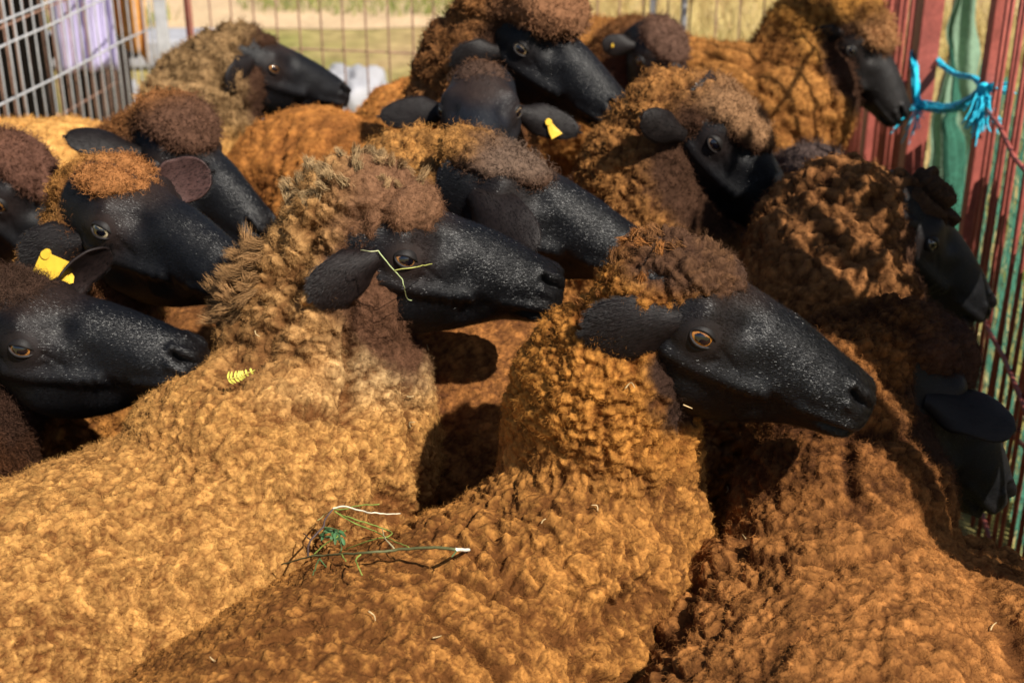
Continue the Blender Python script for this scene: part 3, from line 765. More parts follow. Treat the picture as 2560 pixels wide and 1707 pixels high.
# green shade net outside the fence
M_NET = plain('green_net', (.035, .14, .095), .8, [(6, .25), (80, .3)])
M_NET2 = plain('pale_green_tarp', (.16, .25, .17), .8, [(6, .25), (80, .2)], [(12, .6, .02)])
def sheet(name, fx, nu, nv, m, label, cat, thick=.002):
    U, W_ = np.meshgrid(np.linspace(0, 1, nu), np.linspace(0, 1, nv), indexing='ij'); P = fx(U.ravel(), W_.ravel()); Q = grid_quads(nu, nv, wrap=False)
    o = build(name, P, Q, None, [m]); s_ = o.modifiers.new('s', 'SOLIDIFY'); s_.thickness = thick; tag(o, label, cat); return o
A = Acc(); r = np.random.default_rng(3)
for i in range(150):                     # narrow tapes of the knitted net, with gaps between them
    y = 1.0 + i * .0145; x = .80 + (y - 1.0) * .12 + .012 * math.sin(y * 19)
    pts = np.array([[x + .006 * math.sin(z_ * 30 + i), y, z_] for z_ in np.linspace(.0, .70 + .03 * math.sin(i * .21), 9)])
    sd_ = np.array([.12, .0046, 0]) * [.03, 1, 1]
    V = np.concatenate([[p - sd_, p + sd_] for p in pts]); Q = [[2 * k, 2 * k + 1, 2 * k + 3, 2 * k + 2] for k in range(8)]; A.add(V, Q)
for z_ in np.linspace(.03, .66, 22):
    pts = [(.803 + (y - 1.0) * .12 + .012 * math.sin(y * 19), y, z_) for y in np.linspace(1.0, 3.15, 60)]
    V, Q, T = tube(pts, .0016, 4); A.add(V, Q, T)
tag(A.build('shade_net', [M_NET]), 'dark green shade net stretched low outside the red gate', 'net')
def tri(u, v):
    ap = np.array([1.03, 3.3, .71]); b0 = np.array([1.08, 3.38, .03]); b1 = np.array([1.21, 3.46, .03])
    k = v ** .9; base = b0 + (b1 - b0) * u[:, None]
    P = ap * (1 - k)[:, None] + base * k[:, None]
    P[:, 0] += .025 * np.sin(u * 17 + v * 3) * k + .012 * vnoise(P * 20, 3); return P
sheet('green_tarp', tri, 40, 50, M_NET, 'green cloth hanging in a peak between the red gate posts', 'tarp')
def tri2(u, v):
    P = np.stack([1.06 + .13 * u + .03 * np.sin(v * 6 + u * 3) + .08 * v, 3.60 + .1 * u + .02 * np.sin(u * 14), 1.15 * (1 - v) + .03], 1); P[:, 0] += .02 * vnoise(P * 12, 5); return P
sheet('pale_tarp', tri2, 40, 50, M_NET2, 'pale green weathered tarp draped behind the peaked green cloth', 'tarp')
# blue twine tying the gate
M_BLUE = plain('blue_twine', (.02, .50, .70), .6, [(60, .25)])
A = Acc(); r = np.random.default_rng(12)
def strands(pts, n_, spread, rad, fray=0.0):
    for i in range(n_):
        off = r.normal(size=3) * spread; q = catmull(np.array(pts), 26) + off
        q += np.stack([vnoise(q * 60 + i, 3), vnoise(q * 60 + i, 4), vnoise(q * 60 + i, 5)], 1) * spread * .8
        if fray: q += (np.linspace(0, 1, 26)[:, None] ** 1.5) * r.normal(size=3) * fray
        V, Q, T = tube(q, rad, 5); A.add(V, Q, T)
pA = (.892, 3.05, .622); pB = (.908, 2.685, .752)
strands([(.880, 3.07, .70), (.882, 3.06, .67), (.886, 3.055, .645), pA], 16, .0035, .0030)
strands([pA, (.905, 2.98, .632), (.905, 2.82, .680), pB], 22, .004, .0030)
strands([(.938, 3.07, .705), (.935, 2.95, .715), (.925, 2.80, .745), pB], 16, .003, .0030)
strands([(.880, 3.07, .70), (.895, 3.135, .715), (.925, 3.14, .715), (.938, 3.07, .705)], 14, .003, .0030)
strands([pA, (.878, 3.02, .612), (.858, 2.99, .592)], 36, .003, .0012, .020)
strands([pB, (.904, 2.67, .73), (.902, 2.66, .690)], 50, .004, .0016, .018)
strands([pB, (.918, 2.67, .765), (.935, 2.66, .768)], 14, .003, .0018, .010)
V, Q = ico(pB, (.014, .014, .014), n=10); A.add(V, Q)
tag(A.build('blue_twine', [M_BLUE]), 'frayed bright blue twine knotted between the gate and its post', 'twine')
# white sacks beyond the fence
def blob(name, c, r_, m, label, cat, seed, parent=None):
    V, Q = ico((0, 0, 0), r_, n=26); N = unit(V / (np.array(r_) ** 2)); V = V + N * ((fbm(V * 7, seed, 3) * .7 - .6 * np.abs(vnoise(V * 20, seed + 4))) * min(r_))[:, None]
    V[:, 2] = np.maximum(V[:, 2], -r_[2] * .6); o = build(name, V + [0, 0, r_[2] * .6], Q, None, [m]); o.location = c; tag(o, label, cat); return o
blob('sack', (-.60, 5.15, .0), (.17, .14, .115), M_WHITE, 'peaked white sack lying beyond the back fence, left of the tall sheep', 'sack', 3)
blob('sack', (-.80, 5.05, .0), (.22, .14, .07), M_WHITE, 'flat white sack lying at the foot of the peaked white one', 'sack', 5)
blob('stone', (-1.30, 5.25, .0), (.055, .06, .07), M_WHITE, 'pale white stone beyond the fence, nearer the grey post', 'stone', 7)
blob('stone', (-1.42, 5.16, .0), (.06, .06, .075), M_WHITE, 'white stone behind the wire panel, left of the other', 'stone', 9)
V, Q = box(-.5, .2, -.12, .12, 0, .12); o = build('stone_block', V, Q, None, [M_STONE], smooth=False); o.location = (-1.45, 5.9, 0.01); b = o.modifiers.new('b', 'BEVEL'); b.width = .015; b.segments = 3
tag(o, 'long grey stone block on the ground behind the white stones', 'block')
# cloths hanging behind the wire panel
def cloth(x0, y0, wd_, ztop, zbot, amp, seed, skew=0):
    def fx(u, v):
        zb = zbot + skew * (1 - u)
        P = np.stack([x0 + wd_ * u * .98, y0 + wd_ * .35 * u + amp * np.sin(u * 15 + 2 * v) * (.4 + v), ztop + (zb - ztop) * v], 1)
        P[:, 1] += amp * vnoise(P * 9, seed); return P
    return fx
M_LAV = plain('lavender_cloth', (.50, .45, .68), .85, [(5, .1)])
M_ORA = plain('orange_cloth', (.55, .27, .08), .9, [(7, .2), (60, .2)])
sheet('lavender_cloth', cloth(-1.33, 4.10, .17, 1.25, .42, .018, 3), 30, 30, M_LAV, 'lavender cloth hanging behind the galvanised wire panel', 'cloth', .004)
sheet('orange_cloth', cloth(-1.235, 4.22, .14, 1.25, .40, .015, 9, .16), 30, 30, M_ORA, 'orange brown cloth hanging to a point beside the lavender one', 'cloth', .004)
M_DARK = plain('dark_timber', (.035, .025, .022), .9, [(6, .3)], [(20, .5, .01)], stretch=(8, 8, 1))
M_TAN = plain('tan_timber', (.30, .15, .05), .9, [(6, .3)], stretch=(8, 8, 1))
e = empty('board_fence', (-2.1, 4.6, 0)); tag(e, 'dark timber board fence behind the hanging cloths', 'fence')
for i in range(13):
    x = -2.85 + i * .125; V, Q = box(x, x + .115, 4.52 + .02 * (i % 2), 4.55 + .02 * (i % 2), 0, 1.35 + .05 * math.sin(i * 2.3))
    o = build('board', V - np.array([-2.1, 4.6, 0]), Q, None, [M_TAN if i in (3, 5) else M_DARK], None, None, e, smooth=False)
V, Q = box(-2.9, -1.22, 4.575, 4.61, .35, .42); build('rail', V - np.array([-2.1, 4.6, 0]), Q, None, [M_DARK], None, None, e, smooth=False)

U, W_ = np.meshgrid(np.linspace(0, 1, 90), np.linspace(0, 1, 70), indexing='ij'); U = U.ravel(); W_ = W_.ravel()  # unseen sheet added to shade the right-hand sheep, holes let dapples through
P = np.stack([.722 + (.84 * U - .16) * .13 + .012 * np.sin(U * 19 + W_ * 4), 1.04 + .84 * U, 1.55 - (.64 + .04 * np.sin(U * 11)) * W_], 1); P[:, 0] += .008 * vnoise(P * 14, 5)
Q = grid_quads(90, 70, wrap=False); cc_ = P[Q].mean(1); Q = Q[(fbm(cc_ * 30, 21, 2) < np.where((cc_[:, 1] < 1.36) | (cc_[:, 1] > 1.60), 9, -.02))]
o = build('sun_blocker', P, Q, None, [M_NET]); s_ = o.modifiers.new('s', 'SOLIDIFY'); s_.thickness = .002
tag(o, 'unseen dark green sheet with holes, added above the near gate to shade sheep', 'cloth')

# ------------------------------------------------------------------ the flock
def wool(tb, rb, tn, rn, bc=.011, bh=.006, ncell=.012, nh=.010, **k):
    return dict(tb=tb, rb=rb, tn=tn, rn=rn, bc=bc, bh=bh, ncell=ncell, nh=nh, **k)

FLOCK = [
 dict(k='A', label='tan curly sheep left of centre with a pale ruff and a straw across its eye',
      o=(-.119, 1.502, .894), rot=(0, -14.3, 0), s=1, wi=(-.25, 1.41), hd=46, zt=.758, wd=.205, L=.74, nr=(.150, .140, .098), sm=14, balls=[((-.29, 1.37, .67), (.15, .15, .13))], hi=2, seed=11, vox=.0072, lv=2, fib=150000, fl=.0038, fw=.00034, hair=130000, open=.62,
      iris=(.42, .19, .06), brown=.9,
      ears={-1: dict(r=(.004, -.020, -.002), d=(-.62, -.50, -.58), n=(.25, -.90, .30), L=.080, W=.052, curl=1.25, droop=.3, cout=(.009, .0045, .004), blunt=.6)},
      nk=(-.066, 0, -.085), tops=[((-.038, 0, .042), (.068, .058, .032)), ((-.080, 0, .000), (.056, .066, .054))],
      tufts=[((-.37, 1.46, .90), .10, 60, .026, (-.9, 0, .2), (.30, .165, .07)), ((-.22, 1.52, 1.02), .09, 60, .014, (-.3, 0, .9), (.36, .24, .12)), ((-.12, 1.50, 1.0), .05, 14, .011, (0, 0, .9), (.40, .25, .12))],
      wool=wool((.47, .242, .070), (.13, .050, .015), (.42, .23, .085), (.15, .068, .024), bc=.0100, bh=.0095, bbig=.006, bf=.90, ncell=.0175, nh=.020, tn2=(.66, .45, .21), k2=(.0, .09), k2d=(.75, -.45, -.45), tk=(.17, .085, .045), fc=(.085, .04, .022), ring=(.105, .15), fold=.015, nbig=.012)),
 dict(k='B', label='orange brown sheep in the centre front, amber eyed, chin over the next sheep',
      o=(.191, 1.281, .903), rot=(-14, -22.5, 0), s=1, wi=(.07, 1.30), hd=50, zt=.730, wd=.215, L=.74, nr=(.145, .115, .088), sm=14, balls=[((.045, 1.24, .61), (.14, .14, .13))], hi=2, seed=23, vox=.0072, lv=2, fib=130000, fl=.0034, fw=.00032, hair=150000, open=1.0,
      iris=(.60, .23, .03), brown=.5,
      ears={1: dict(d=(-.6, .2, -.5), n=(0, .9, .3), L=.05, W=.04), -1: dict(d=(-.78, -.38, -.48), n=(.35, -.90, .35), L=.092, W=.060, curl=1.1, droop=.3, r=(.012, 0, .0), cout=(.0075, .0038, .0035), blunt=.62)},
      nk=(-.052, 0, -.098), tops=[((-.030, 0, .038), (.058, .057, .025)), ((-.062, 0, .004), (.046, .060, .042)), ((-.070, 0, -.030), (.044, .056, .044))],
      tufts=[((.10, 1.30, .96), .06, 14, .012, (-.5, 0, .8), (.30, .12, .035)), ((.13, 1.30, .96), .04, 16, .011, (0, 0, .9), (.20, .09, .035))],
      wool=wool((.42, .188, .046), (.110, .042, .012), (.44, .19, .040), (.15, .052, .012), bc=.0108, bh=.0085, ncell=.0104, nh=.0135, ba=(1.35, .9, .9), bbig=.008, bf=.98, tk=(.055, .030, .020), tk0=-.13, fc=(.030, .016, .011), ring=(.076, .098), fold=.014, fa=(11, 5, 5))),
 dict(k='C', label='brown sheep in the lower right corner, its black head hanging down at the edge',
      o=(.472, 1.460, .735), rot=(5, -50, 0), s=1.05, wi=(.350, 1.27), hd=78, zt=.725, wd=.235, L=.76, nr=(.140, .112, .090), sm=12, hi=1, seed=37, vox=.009, lv=2, fib=130000, fl=.0040, fw=.00036, hair=15000,
      np=((.02, .06, .06), (-.03, -.02, -.02)), nk=(-.055, 0, -.055), open=.3, iris=(.06, .03, .01),
      ears={-1: dict(d=(.77, -.38, .62), n=(-.5, -.6, .6), L=.098, W=.056, curl=1.3, droop=.2, r=(.005, 0, -.010)), 1: dict(d=(-.5, .3, -.6), n=(0, .9, .3), L=.05)},
      tops=[((-.035, 0, .036), (.066, .058, .036)), ((-.07, 0, -.005), (.058, .068, .062))],
      balls=[((.50, 1.08, .54), (.10, .30, .13)), ((.395, 1.43, .70), (.075, .075, .09))],
      wool=wool((.36, .150, .042), (.10, .038, .012), (.21, .084, .025), (.05, .019, .008), bc=.0155, bh=.0085, bbig=.008, ncell=.0120, nh=.014, tk=(.06, .03, .02), no=.055, fold=.013, fa=(7, 6, 6), lump=.018, bf=.95)),
 dict(k='D', label='dark brown sheep by the right fence, cracked curly wool and shaded black face',
      o=(.565, 1.890, .764), rot=(8, -41.7, 0), s=1, wi=(.36, 1.71), hd=6, zt=.735, wd=.195, L=.80, nr=(.165, .150, .105), iris=(.12, .07, .03), open=.6, hi=1, seed=41, vox=.011, lv=2, fib=40000, fl=.004, fw=.0006, hair=30000,
      ears={-1: dict(d=(-.80, -.45, -.55), n=(.3, -.85, .3), L=.085, W=.055)},
      tops=[((-.020, 0, .044), (.062, .054, .034)), ((-.060, 0, -.015), (.050, .060, .055))],
      wool=wool((.32, .13, .036), (.09, .034, .013), (.25, .108, .038), (.058, .023, .009), bc=.011, ncell=.0165, nh=.017, tk=(.055, .032, .02), fold=.024, nbig=.014)),
 dict(k='E', label='sheep with a shaggy grey brown crown and one ear lying forward over its cheek',
      o=(-.005, 1.690, .888), rot=(-14, -18.0, 0), s=1.04, wi=(-.16, 1.86), hd=14, zt=.70, wd=.19, L=.72, nr=(.135, .105, .084), nk=(-.066, 0, -.105), balls=[((-.13, 1.80, .85), (.085, .085, .08))], hi=1, seed=53, vox=.011, lv=2, fib=40000, fl=0.0060, fw=.0008, hair=100000,
      ears={-1: dict(d=(.80, -.58, -.12), n=(-.3, -.8, .5), L=.110, W=.066, cout=(.008, .0045, .004))},
      tops=[((-.026, 0, .034), (.072, .058, .026)), ((.004, 0, .034), (.056, .050, .022)), ((-.072, 0, -.040), (.042, .060, .042))],
      wool=wool((.34, .145, .04), (.12, .048, .016), (.38, .18, .05), (.10, .045, .016), ncell=.0125, nh=.013, tk=(.125, .082, .058), tk0=-.07)),
 dict(k='F', label='sheep on the left with a pale eye, rusty crown and large yellow ear tag',
      o=(-.451, 1.616, .882), rot=(-32, -11, 0), s=1, wi=(-.66, 1.68), hd=-8, zt=.70, wd=.19, L=.70, nr=(.135, .105, .084), hi=1, seed=67, vox=.011, lv=2, fib=40000, fl=0.0049, fw=.0008, hair=90000,
      iris=(.62, .50, .30), open=.95, brown=1.0,
      ears={-1: dict(d=(-.62, -.62, -.42), n=(.60, -.55, .45), L=.080, W=.066, tag=dict(t=.55, dir=(.30, -.10, -.9), n=(.55, -.85, .1), size=.040, shape=[(-.15, -.02), (.02, -.06), (.75, .32), (.75, .45), (-.40, 1.0), (-.48, .55)]), r=(0, 0, -.034)),
            1: dict(d=(.75, .58, .40), n=(-.65, .6, -.48), L=.078, W=.056, cin=(.07, .035, .03))},
      nk=(-.065, 0, -.085), tops=[((-.034, 0, .040), (.060, .056, .024)), ((-.085, 0, -.005), (.050, .056, .046))],
      wool=wool((.38, .165, .04), (.13, .050, .015), (.40, .19, .05), (.14, .06, .018), ncell=.010, nh=.010, tk=(.30, .125, .042), fc=(.09, .038, .016))),
 dict(k='G', label='far left front sheep with a smooth dark brown forehead, big black face in profile',
      o=(-.517, 1.440, .815), rot=(-12, -3.5, 0), s=1, wi=(-.74, 1.36), hd=10, zt=.66, wd=.18, L=.66, nr=(.12, .085, .068), hi=2, seed=71, vox=.010, lv=2, fib=50000, fl=.006, fw=.0006, hair=140000,
      iris=(.40, .17, .04), open=.62, brown=.5,
      ears={1: dict(d=(.55, .55, .62), n=(-.55, .5, .4), L=.090, W=.055, tag=dict(t=.35, dir=(.3, -.2, -.9), n=(.4, -.9, .2), size=.014, shape=[(-.5, -.5), (.5, -.5), (.7, 0), (.5, .5), (-.5, .5), (-.7, 0)]))},
      tops=[((-.050, 0, .034), (.058, .048, .024)), ((-.095, 0, -.01), (.045, .052, .052))],
      wool=wool((.20, .085, .03), (.06, .025, .012), (.10, .040, .017), (.04, .018, .010), bc=.008, bh=.003, ncell=.007, nh=.003, nbig=.002, tk=(.050, .028, .019), fc=(.040, .020, .013), fold=.002)),
 dict(k='H', label='sheep behind the yellow tagged one, dark curly crown, grey face pointing down right',
      o=(-.483, 2.015, .830), rot=(-35, -25.5, 0), s=1, wi=(-.70, 2.08), hd=-12, zt=.72, wd=.19, L=.70, nr=(.145, .115, .088), hi=1, seed=83, vox=.011, lv=1, fib=25000, fl=0.0060, fw=.0011, hair=70000, open=.5,
      ears={-1: dict(d=(-.55, -.82, .18), n=(.45, .15, .85), L=.105, W=.050)},
      tops=[((-.022, 0, .048), (.072, .062, .032)), ((-.065, 0, -.020), (.052, .066, .056))],
      wool=wool((.34, .145, .04), (.12, .048, .016), (.24, .10, .034), (.07, .030, .012), ncell=.016, nh=.013, tk=(.095, .048, .030), tk0=-.08)),
 dict(k='I', label='upper left sheep in profile with a blond woolly neck creased by dark folds',
      o=(-.490, 2.790, .778), rot=(22, -23, 0), s=1, wi=(-.74, 2.66), hd=14, zt=.72, wd=.20, L=.72, nr=(.155, .135, .100), hi=1, seed=97, vox=.012, lv=1, fib=15000, fl=0.0067, fw=.0015, hair=30000,
      ears={-1: dict(d=(-.42, -.60, -.62), n=(.45, -.85, .1), L=.085, W=.064, r=(-.010, -.014, 0))},
      wool=wool((.62, .34, .10), (.32, .15, .04), (.27, .165, .075), (.075, .042, .018), ncell=.022, nh=.024, nbig=.020)),
 dict(k='J', label='tall sheep at top centre, rounded brown crown overhanging its long black face',
      o=(.041, 2.226, .952), rot=(-30, -28.7, 0), s=1.0, wi=(-.08, 2.42), hd=-78, zt=.74, wd=.19, L=.66, nr=(.145, .115, .088), hi=1, seed=101, vox=.011, lv=1, fib=30000, fl=0.0060, fw=.0013, hair=60000,
      iris=(.62, .42, .20), brown=.2,
      ears={-1: dict(d=(-.55, -.62, -.55), n=(.6, -.7, .3), L=.075, W=.056, r=(.010, -.010, -.030))},
      tops=[((-.022, 0, .060), (.086, .074, .046)), ((-.085, 0, .02), (.064, .074, .066))],
      wool=wool((.50, .21, .050), (.26, .10, .026), (.23, .10, .035), (.06, .025, .011), ncell=.018, nh=.017, nbig=.014, tk=(.20, .095, .048), tk0=-.09)),
 dict(k='K', cat='lamb', label='small black faced lamb facing the camera, ears out sideways, one with yellow tag',
      o=(-.047, 2.02, .898), ea=(.62, .76, .12), rot=(-93, -17, 0), s=.92, wi=(-.11, 2.22), hd=-48, zt=.765, wd=.19, L=.62, nr=(.11, .085, .068), hi=1, seed=113, vox=.011, lv=1, fib=15000, fl=0.0067, fw=.0012, hair=50000,
      iris=(.42, .26, .13), skin=(.006, .007, .010),
      ears={-1: dict(r=(.01, 0, -.022), d=(.10, -1, -.05), n=(.75, 0, .6), L=.105, W=.054, droop=.05, curl=.8, blunt=.28), 1: dict(r=(.01, 0, -.022), d=(.10, 1, -.30), n=(.75, 0, .6), L=.105, W=.052, droop=.05, curl=.8, blunt=.28, tag=dict(t=.50, dir=(.35, .45, -.75), n=(.75, .1, .5), size=.024, shape=[(-.12, 0), (.12, 0), (.32, .7), (.45, 1.1), (-.35, 1.1), (-.30, .6)]))},
      tops=[((-.045, 0, .036), (.046, .044, .020)), ((-.06, 0, -.01), (.040, .048, .042))],
      wool=wool((.42, .17, .04), (.20, .075, .02), (.22, .09, .03), (.08, .032, .012), ncell=.010, nh=.006, tk=(.060, .036, .026))),
 dict(k='L', label='brown headed sheep at the back, orange eye, partly behind the tall sheep',
      o=(.318, 3.015, .735), rot=(-54, -42.6, 0), s=1, wi=(.17, 3.20), hd=-62, zt=.68, wd=.18, L=.6, nr=(.13, .10, .078), hi=0, seed=127, vox=.012, lv=1, fib=20000, fl=.0065, fw=.0015, hair=0,
      iris=(.50, .22, .04),
      ears={-1: dict(d=(-.35, -.85, -.2), n=(.6, -.3, .7), L=.07, W=.045, tag=dict(t=.7, dir=(.3, .1, -.9), n=(.7, -.6, .2), size=.004, shape=[(-.5, -.5), (.5, -.5), (.7, 0), (.5, .5), (-.5, .5), (-.7, 0)]))},
      tops=[((-.015, 0, .040), (.068, .056, .024)), ((-.055, 0, -.02), (.042, .054, .05))],
      wool=wool((.34, .135, .04), (.16, .06, .02), (.20, .085, .03), (.07, .03, .012), ncell=.012, nh=.006, tk=(.105, .058, .040), fc=(.06, .03, .02))),
 dict(k='M', label='sheep right of centre with rounded fawn crown and brown curls down its chest',
      o=(.300, 2.000, .873), rot=(-17, -46, 0), s=1.0, wi=(.20, 2.02), hd=-30, zt=.70, wd=.19, L=.66, nr=(.16, .130, .092), nk=(-.030, 0, -.105), hi=1, seed=131, vox=.011, lv=2, fib=40000, fl=0.0049, fw=.0010, hair=60000,
      iris=(.25, .15, .08), open=.7,
      ears={-1: dict(d=(-.62, -.70, -.05), n=(.45, -.6, .6), L=.086, W=.046, curl=1.3, r=(0, -.012, -.026))},
      tops=[((-.002, 0, .038), (.076, .064, .030)), ((-.045, 0, -.004), (.054, .066, .054)), ((-.07, 0, -.04), (.06, .07, .06))],
      wool=wool((.40, .17, .045), (.20, .08, .022), (.31, .14, .042), (.085, .034, .013), ncell=.0155, nh=.015, nbig=.012, tk=(.23, .125, .062), tk0=-.09)),
 dict(k='N', label='golden brown sheep at upper right with its muzzle against the red gate post',
      o=(.746, 3.035, .757), rot=(-32, -48, 0), s=1.02, wi=(.56, 3.02), hd=-32, zt=.765, wd=.19, L=.62, nr=(.165, .135, .095), hi=1, seed=149, vox=.012, lv=1, fib=30000, fl=.009, fw=.0016, hair=30000,
      iris=(.6, .5, .35), skin=(.012, .010, .009),
      ears={-1: dict(d=(-.4, -.6, -.5), n=(.6, -.7, .3), L=.07, W=.045)},
      tops=[((-.012, 0, .046), (.070, .060, .036)), ((-.060, 0, -.01), (.060, .066, .060))],
      wool=wool((.42, .19, .05), (.20, .08, .022), (.42, .20, .045), (.12, .05, .015), ncell=.024, nh=.024, nbig=.020, tk=(.38, .19, .08), tk0=-.05)),
 dict(k='O', label='sheep cut by the left edge, dusty brown crown and plain grey muzzle',
      o=(-.734, 1.998, .783), rot=(-8, -50, 0), s=1, wi=(-.92, 2.10), hd=-12, zt=.68, wd=.18, L=.62, nr=(.135, .105, .084), hi=1, seed=151, vox=.012, lv=1, fib=12000, fl=.0065, fw=.0012, hair=40000,
      tops=[((-.015, 0, .044), (.068, .058, .028)), ((-.055, 0, -.02), (.048, .06, .052))],
      wool=wool((.30, .12, .04), (.12, .05, .02), (.22, .09, .03), (.07, .03, .012), ncell=.012, nh=.007, tk=(.105, .050, .034))),
 dict(k='P', cat='lamb', label='grey brown lamb hidden between larger sheep, only its smooth rounded crown showing',
      o=(.515, 2.28, .690), rot=(-60, -30, 0), s=.85, wi=(.40, 2.44), hd=-55, zt=.60, wd=.15, L=.55, nr=(.11, .085, .07), ears={-1: dict(L=.03, d=(-1, 0, -.5)), 1: dict(L=.03, d=(-1, 0, -.5))}, hi=0, seed=163, vox=.012, lv=1, fib=15000, fl=.008, fw=.0012, hair=0,
      tops=[((.0, 0, .02), (.10, .078, .062)), ((-.05, 0, 0), (.06, .066, .06))],
      wool=wool((.10, .06, .045), (.06, .035, .028), (.085, .055, .045), (.05, .032, .026), ncell=.010, nh=.004, tk=(.075, .052, .045))),
]
import os, time
ONLY = os.environ.get('ONLY')
for S in FLOCK:
    if ONLY and S['k'] not in ONLY: continue
    t0 = time.time(); sheep(S); print('sheep', S['k'], round(time.time() - t0, 1))
SP = {"stem":[[-0.2288,1.1846,0.6736],[-0.1964,1.1545,0.7027],[-0.1781,1.1437,0.7119],[-0.1621,1.1264,0.7246],[-0.1324,1.1025,0.7419],[-0.1069,1.1095,0.7404],[-0.0733,1.0991,0.75],[-0.051,1.0927,0.7518]],"stemtip":[[-0.051,1.0927,0.7518],[-0.0412,1.1509,0.7132]],"b1":[[-0.1964,1.1545,0.7027],[-0.1996,1.1726,0.6989],[-0.1988,1.1922,0.6977],[-0.1886,1.2045,0.7048],[-0.1859,1.2092,0.7117],[-0.1793,1.2162,0.7182]],"b1a":[[-0.2015,1.2005,0.6932],[-0.2116,1.2244,0.685]],"w1":[[-0.1793,1.2161,0.7191],[-0.1675,1.2137,0.7231],[-0.1498,1.2056,0.7231],[-0.1307,1.1979,0.7246],[-0.113,1.2332,0.7023]],"g1":[[-0.178,1.2163,0.7182],[-0.1661,1.2124,0.7206],[-0.1542,1.2094,0.7264],[-0.131,1.204,0.7315]],"g2":[[-0.1773,1.2158,0.716],[-0.16,1.2046,0.7113],[-0.1483,1.199,0.7091],[-0.1299,1.1824,0.7115],[-0.1117,1.1353,0.733],[-0.095,1.1097,0.7434]],"g3":[[-0.1768,1.2465,0.6944],[-0.166,1.2091,0.7143],[-0.1423,1.1974,0.7134],[-0.1188,1.1831,0.7135],[-0.1195,1.1603,0.7224],[-0.1394,1.1654,0.7135],[-0.1663,1.1867,0.6896]],"t1":[[-0.1096,1.111,0.741],[-0.1193,1.1327,0.7386],[-0.1267,1.1802,0.7189]],"t2":[[-0.1809,1.1256,0.7204],[-0.1799,1.0965,0.732],[-0.1794,1.0721,0.7385]],"t3":[[-0.1804,1.1238,0.72],[-0.1745,1.1241,0.7119]],"t4":[[-0.1591,1.12,0.7288],[-0.1529,1.101,0.7337]],"t5":[[-0.1392,1.1032,0.7392],[-0.1425,1.0918,0.7414],[-0.1385,1.0729,0.7464],[-0.1337,1.0641,0.7429]],"t6":[[-0.0502,1.0895,0.7521],[-0.0546,1.0845,0.7493]],"t7":[[-0.1991,1.2049,0.6727],[-0.1869,1.2048,0.6845],[-0.1751,1.2048,0.6929],[-0.1701,1.238,0.68]],"t8":[[-0.1883,1.2115,0.7003],[-0.1794,1.2085,0.7009],[-0.1735,1.221,0.6909]],"t9":[[-0.1691,1.1817,0.7062],[-0.1624,1.1424,0.7204],[-0.1664,1.1463,0.7095]],"t10":[[-0.1793,1.2162,0.7182],[-0.1897,1.2355,0.7003],[-0.1979,1.234,0.6937]],"lf":[[-0.1903,1.2403,0.6734],[-0.1811,1.2136,0.694],[-0.1755,1.2085,0.6939],[-0.1685,1.1924,0.7001],[-0.1837,1.224,0.6797],[-0.1726,1.2083,0.6949]],"straw_face":[[-0.1395,1.3804,0.9297],[-0.131,1.3778,0.9196],[-0.1233,1.3788,0.9084],[-0.1161,1.3808,0.8987],[-0.1134,1.3784,0.8898],[-0.1139,1.419,0.8599],[-0.11,1.4291,0.853]],"straw_face2":[[-0.1233,1.3788,0.9084],[-0.1029,1.3803,0.9117],[-0.086,1.4264,0.8971]],"straw_face3":[[-0.1583,1.3877,0.9283],[-0.1472,1.3764,0.9313],[-0.1395,1.3804,0.9297]],"fern":[[-0.2941,1.3173,0.813],[-0.2842,1.3178,0.8147],[-0.2786,1.3245,0.8144],[-0.272,1.3497,0.8071]]}
BITS = [[[-0.2793,1.4139,0.817],[0.14,-0.44,0.89]],[[-0.1131,1.4234,0.7382],[-0.14,-0.92,0.37]],[[-0.1119,1.4142,0.7098],[0.06,-0.99,-0.11]],[[-0.1256,1.0312,0.7203],[0.61,-0.14,0.78]],[[-0.0675,1.0238,0.7024],[0.29,0.2,0.94]],[[-0.2506,0.9697,0.7252],[-0.02,-0.92,0.4]],[[0.1142,1.2148,0.8525],[-0.37,-0.54,0.76]],[[0.0652,1.2566,0.8906],[0.25,0.16,0.95]],[[0.0294,1.1875,0.723],[0.36,-0.85,0.39]],[[0.2411,1.2497,0.6601],[-0.17,0.22,0.96]],[[0.4488,1.096,0.6634],[0.3,-0.55,0.78]],[[0.2708,1.544,0.5438],[-0.23,-0.76,0.6]],[[0.1724,1.2383,0.8262],[-0.12,-0.81,-0.58]],[[0.0812,1.2027,0.7286],[-0.01,-0.91,0.41]],[[-0.1044,1.534,0.7455],[0.91,0.04,0.4]]]

M_STEM = mat('sprig_stem', .6, attr='Col', noise=[(300, .25)], spec=.3)
A = Acc(); GR = (.20, .26, .05); DK = (.07, .045, .04); PA = (.75, .68, .50); LG = (.04, .10, .035)
def st(k, r0, r1, c):
    P = catmull(SP[k], max(8, len(SP[k]) * 6)); P = P + .0006 * vec_noise(P * 200, 4)
    V, Q, T = tube(P, np.linspace(r0, r1, len(P)), 7); A.add(V, Q, T, c)
root_ = SP['stem'][3]
st('stem', .0007, .0016, (.10, .10, .04)); st('b1', .0012, .0009, DK)
for k in ('g1', 'g2', 'g3', 't5', 't7', 't4'): st(k, .0008, .0006, GR)
st('w1', .0010, .0006, PA); st('t10', .0006, .0004, (.35, .33, .12)); st('b1a', .0008, .0005, DK); st('t1', .0009, .0004, (.40, .34, .18))
for k in ('t2', 't3', 't6', 't8', 't9'): st(k, .0009, .0005, (.07, .12, .04))
r = np.random.default_rng(4)
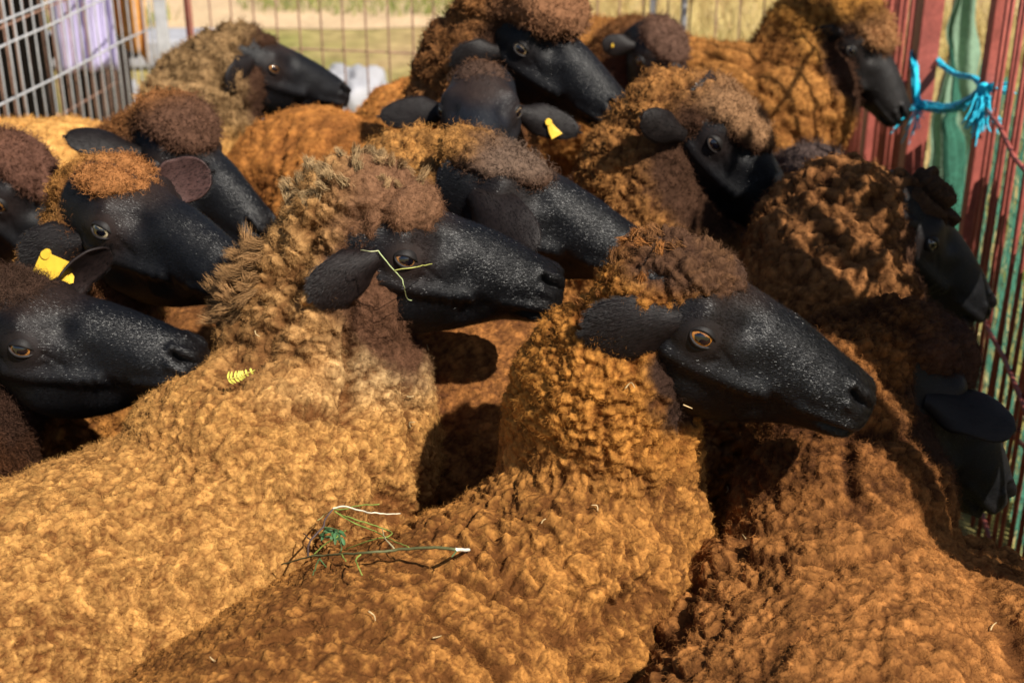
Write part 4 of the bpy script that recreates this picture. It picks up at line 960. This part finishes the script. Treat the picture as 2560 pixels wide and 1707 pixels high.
def leaf(p, d, L_, W_, c, n=(0, -.6, .8)):
    d = unit(np.array(d, float)); n = np.array(n, float); s_ = unit(np.cross(d, n)); n = np.cross(s_, d); V = []
    for t in np.linspace(0, 1, 6):
        w_ = W_ * math.sin(math.pi * min(.97, t * .92 + .06)) * .5; c_ = np.array(p) + d * L_ * t - n * L_ * .25 * t * t
        V += [c_ - s_ * w_ + n * .0003, c_, c_ + s_ * w_ + n * .0003]
    A.add(V, grid_quads(6, 3, wrap=False), None, c)
for p in SP['lf']:
    for _ in range(4): leaf(np.array(p) + r.normal(size=3) * .0015, [r.uniform(-1, 1), r.uniform(-.6, .3), r.uniform(-.9, .2)], r.uniform(.006, .011), .0032, np.array(LG) * r.uniform(.7, 1.5))
o0 = np.array(root_); V_, Q_, T_, C_ = A.get()
sp = empty('sprig', root_); tag(sp, 'leafy green twig with a cut white end lying across two woolly backs', 'twig')
build('stem', V_ - o0, Q_, T_, [M_STEM], C_, None, sp)
A = Acc(); st('stemtip', .0017, .0017, (.85, .80, .66)); V_, Q_, T_, C_ = A.get(); build('cut_end', V_ - o0, Q_, T_, [M_STEM], C_, None, sp)
A = Acc(); st('straw_face', .0007, .0004, (.36, .42, .20)); st('straw_face2', .0006, .0004, (.45, .45, .12)); st('straw_face3', .0005, .0007, (.40, .40, .22))
tag(A.build('grass_stem', [M_STEM]), 'thin forked green grass stem caught across the face of the tan sheep', 'grass stem')
A = Acc(); st('fern', .0006, .0005, (.55, .50, .10)); P = catmull(SP['fern'], 9)
for i in range(8):
    for sg in (-1, 1): leaf(P[i], unit(P[i + 1] - P[i]) * .3 + np.array([.35, 0, -.8]) * (1 if sg > 0 else -.55), .0085 - .0006 * i, .0026, (.62, .58, .10), n=(0, -.9, .4))
tag(A.build('leaf_frond', [M_STEM]), 'little yellow green leaf frond resting on the shoulder wool of the tan sheep', 'leaf')
r = np.random.default_rng(9)
for i, (p, n) in enumerate(BITS):
    p = np.array(p); n = unit(np.array(n)); d = unit(np.cross(n, r.normal(size=3))); s_ = np.cross(n, d); L_ = r.uniform(.005, .012)
    P = catmull([-d * L_ * .5 + s_ * .001 * r.normal(), s_ * .003 * r.normal() + n * .001, d * L_ * .5 + n * .0015], 8)
    c = np.array((.50, .36, .18)) * r.uniform(.7, 1.1); V, Q, T = tube(P, np.linspace(.0008, .0004, 8), 6)
    o = build('straw_scrap', V, Q, T, [M_STEM], np.tile(c, (len(V), 1))); o.location = p + n * .0035
    tag(o, 'tiny pale scrap of straw caught in the curly wool', 'straw', 'straw scraps caught in the wool')
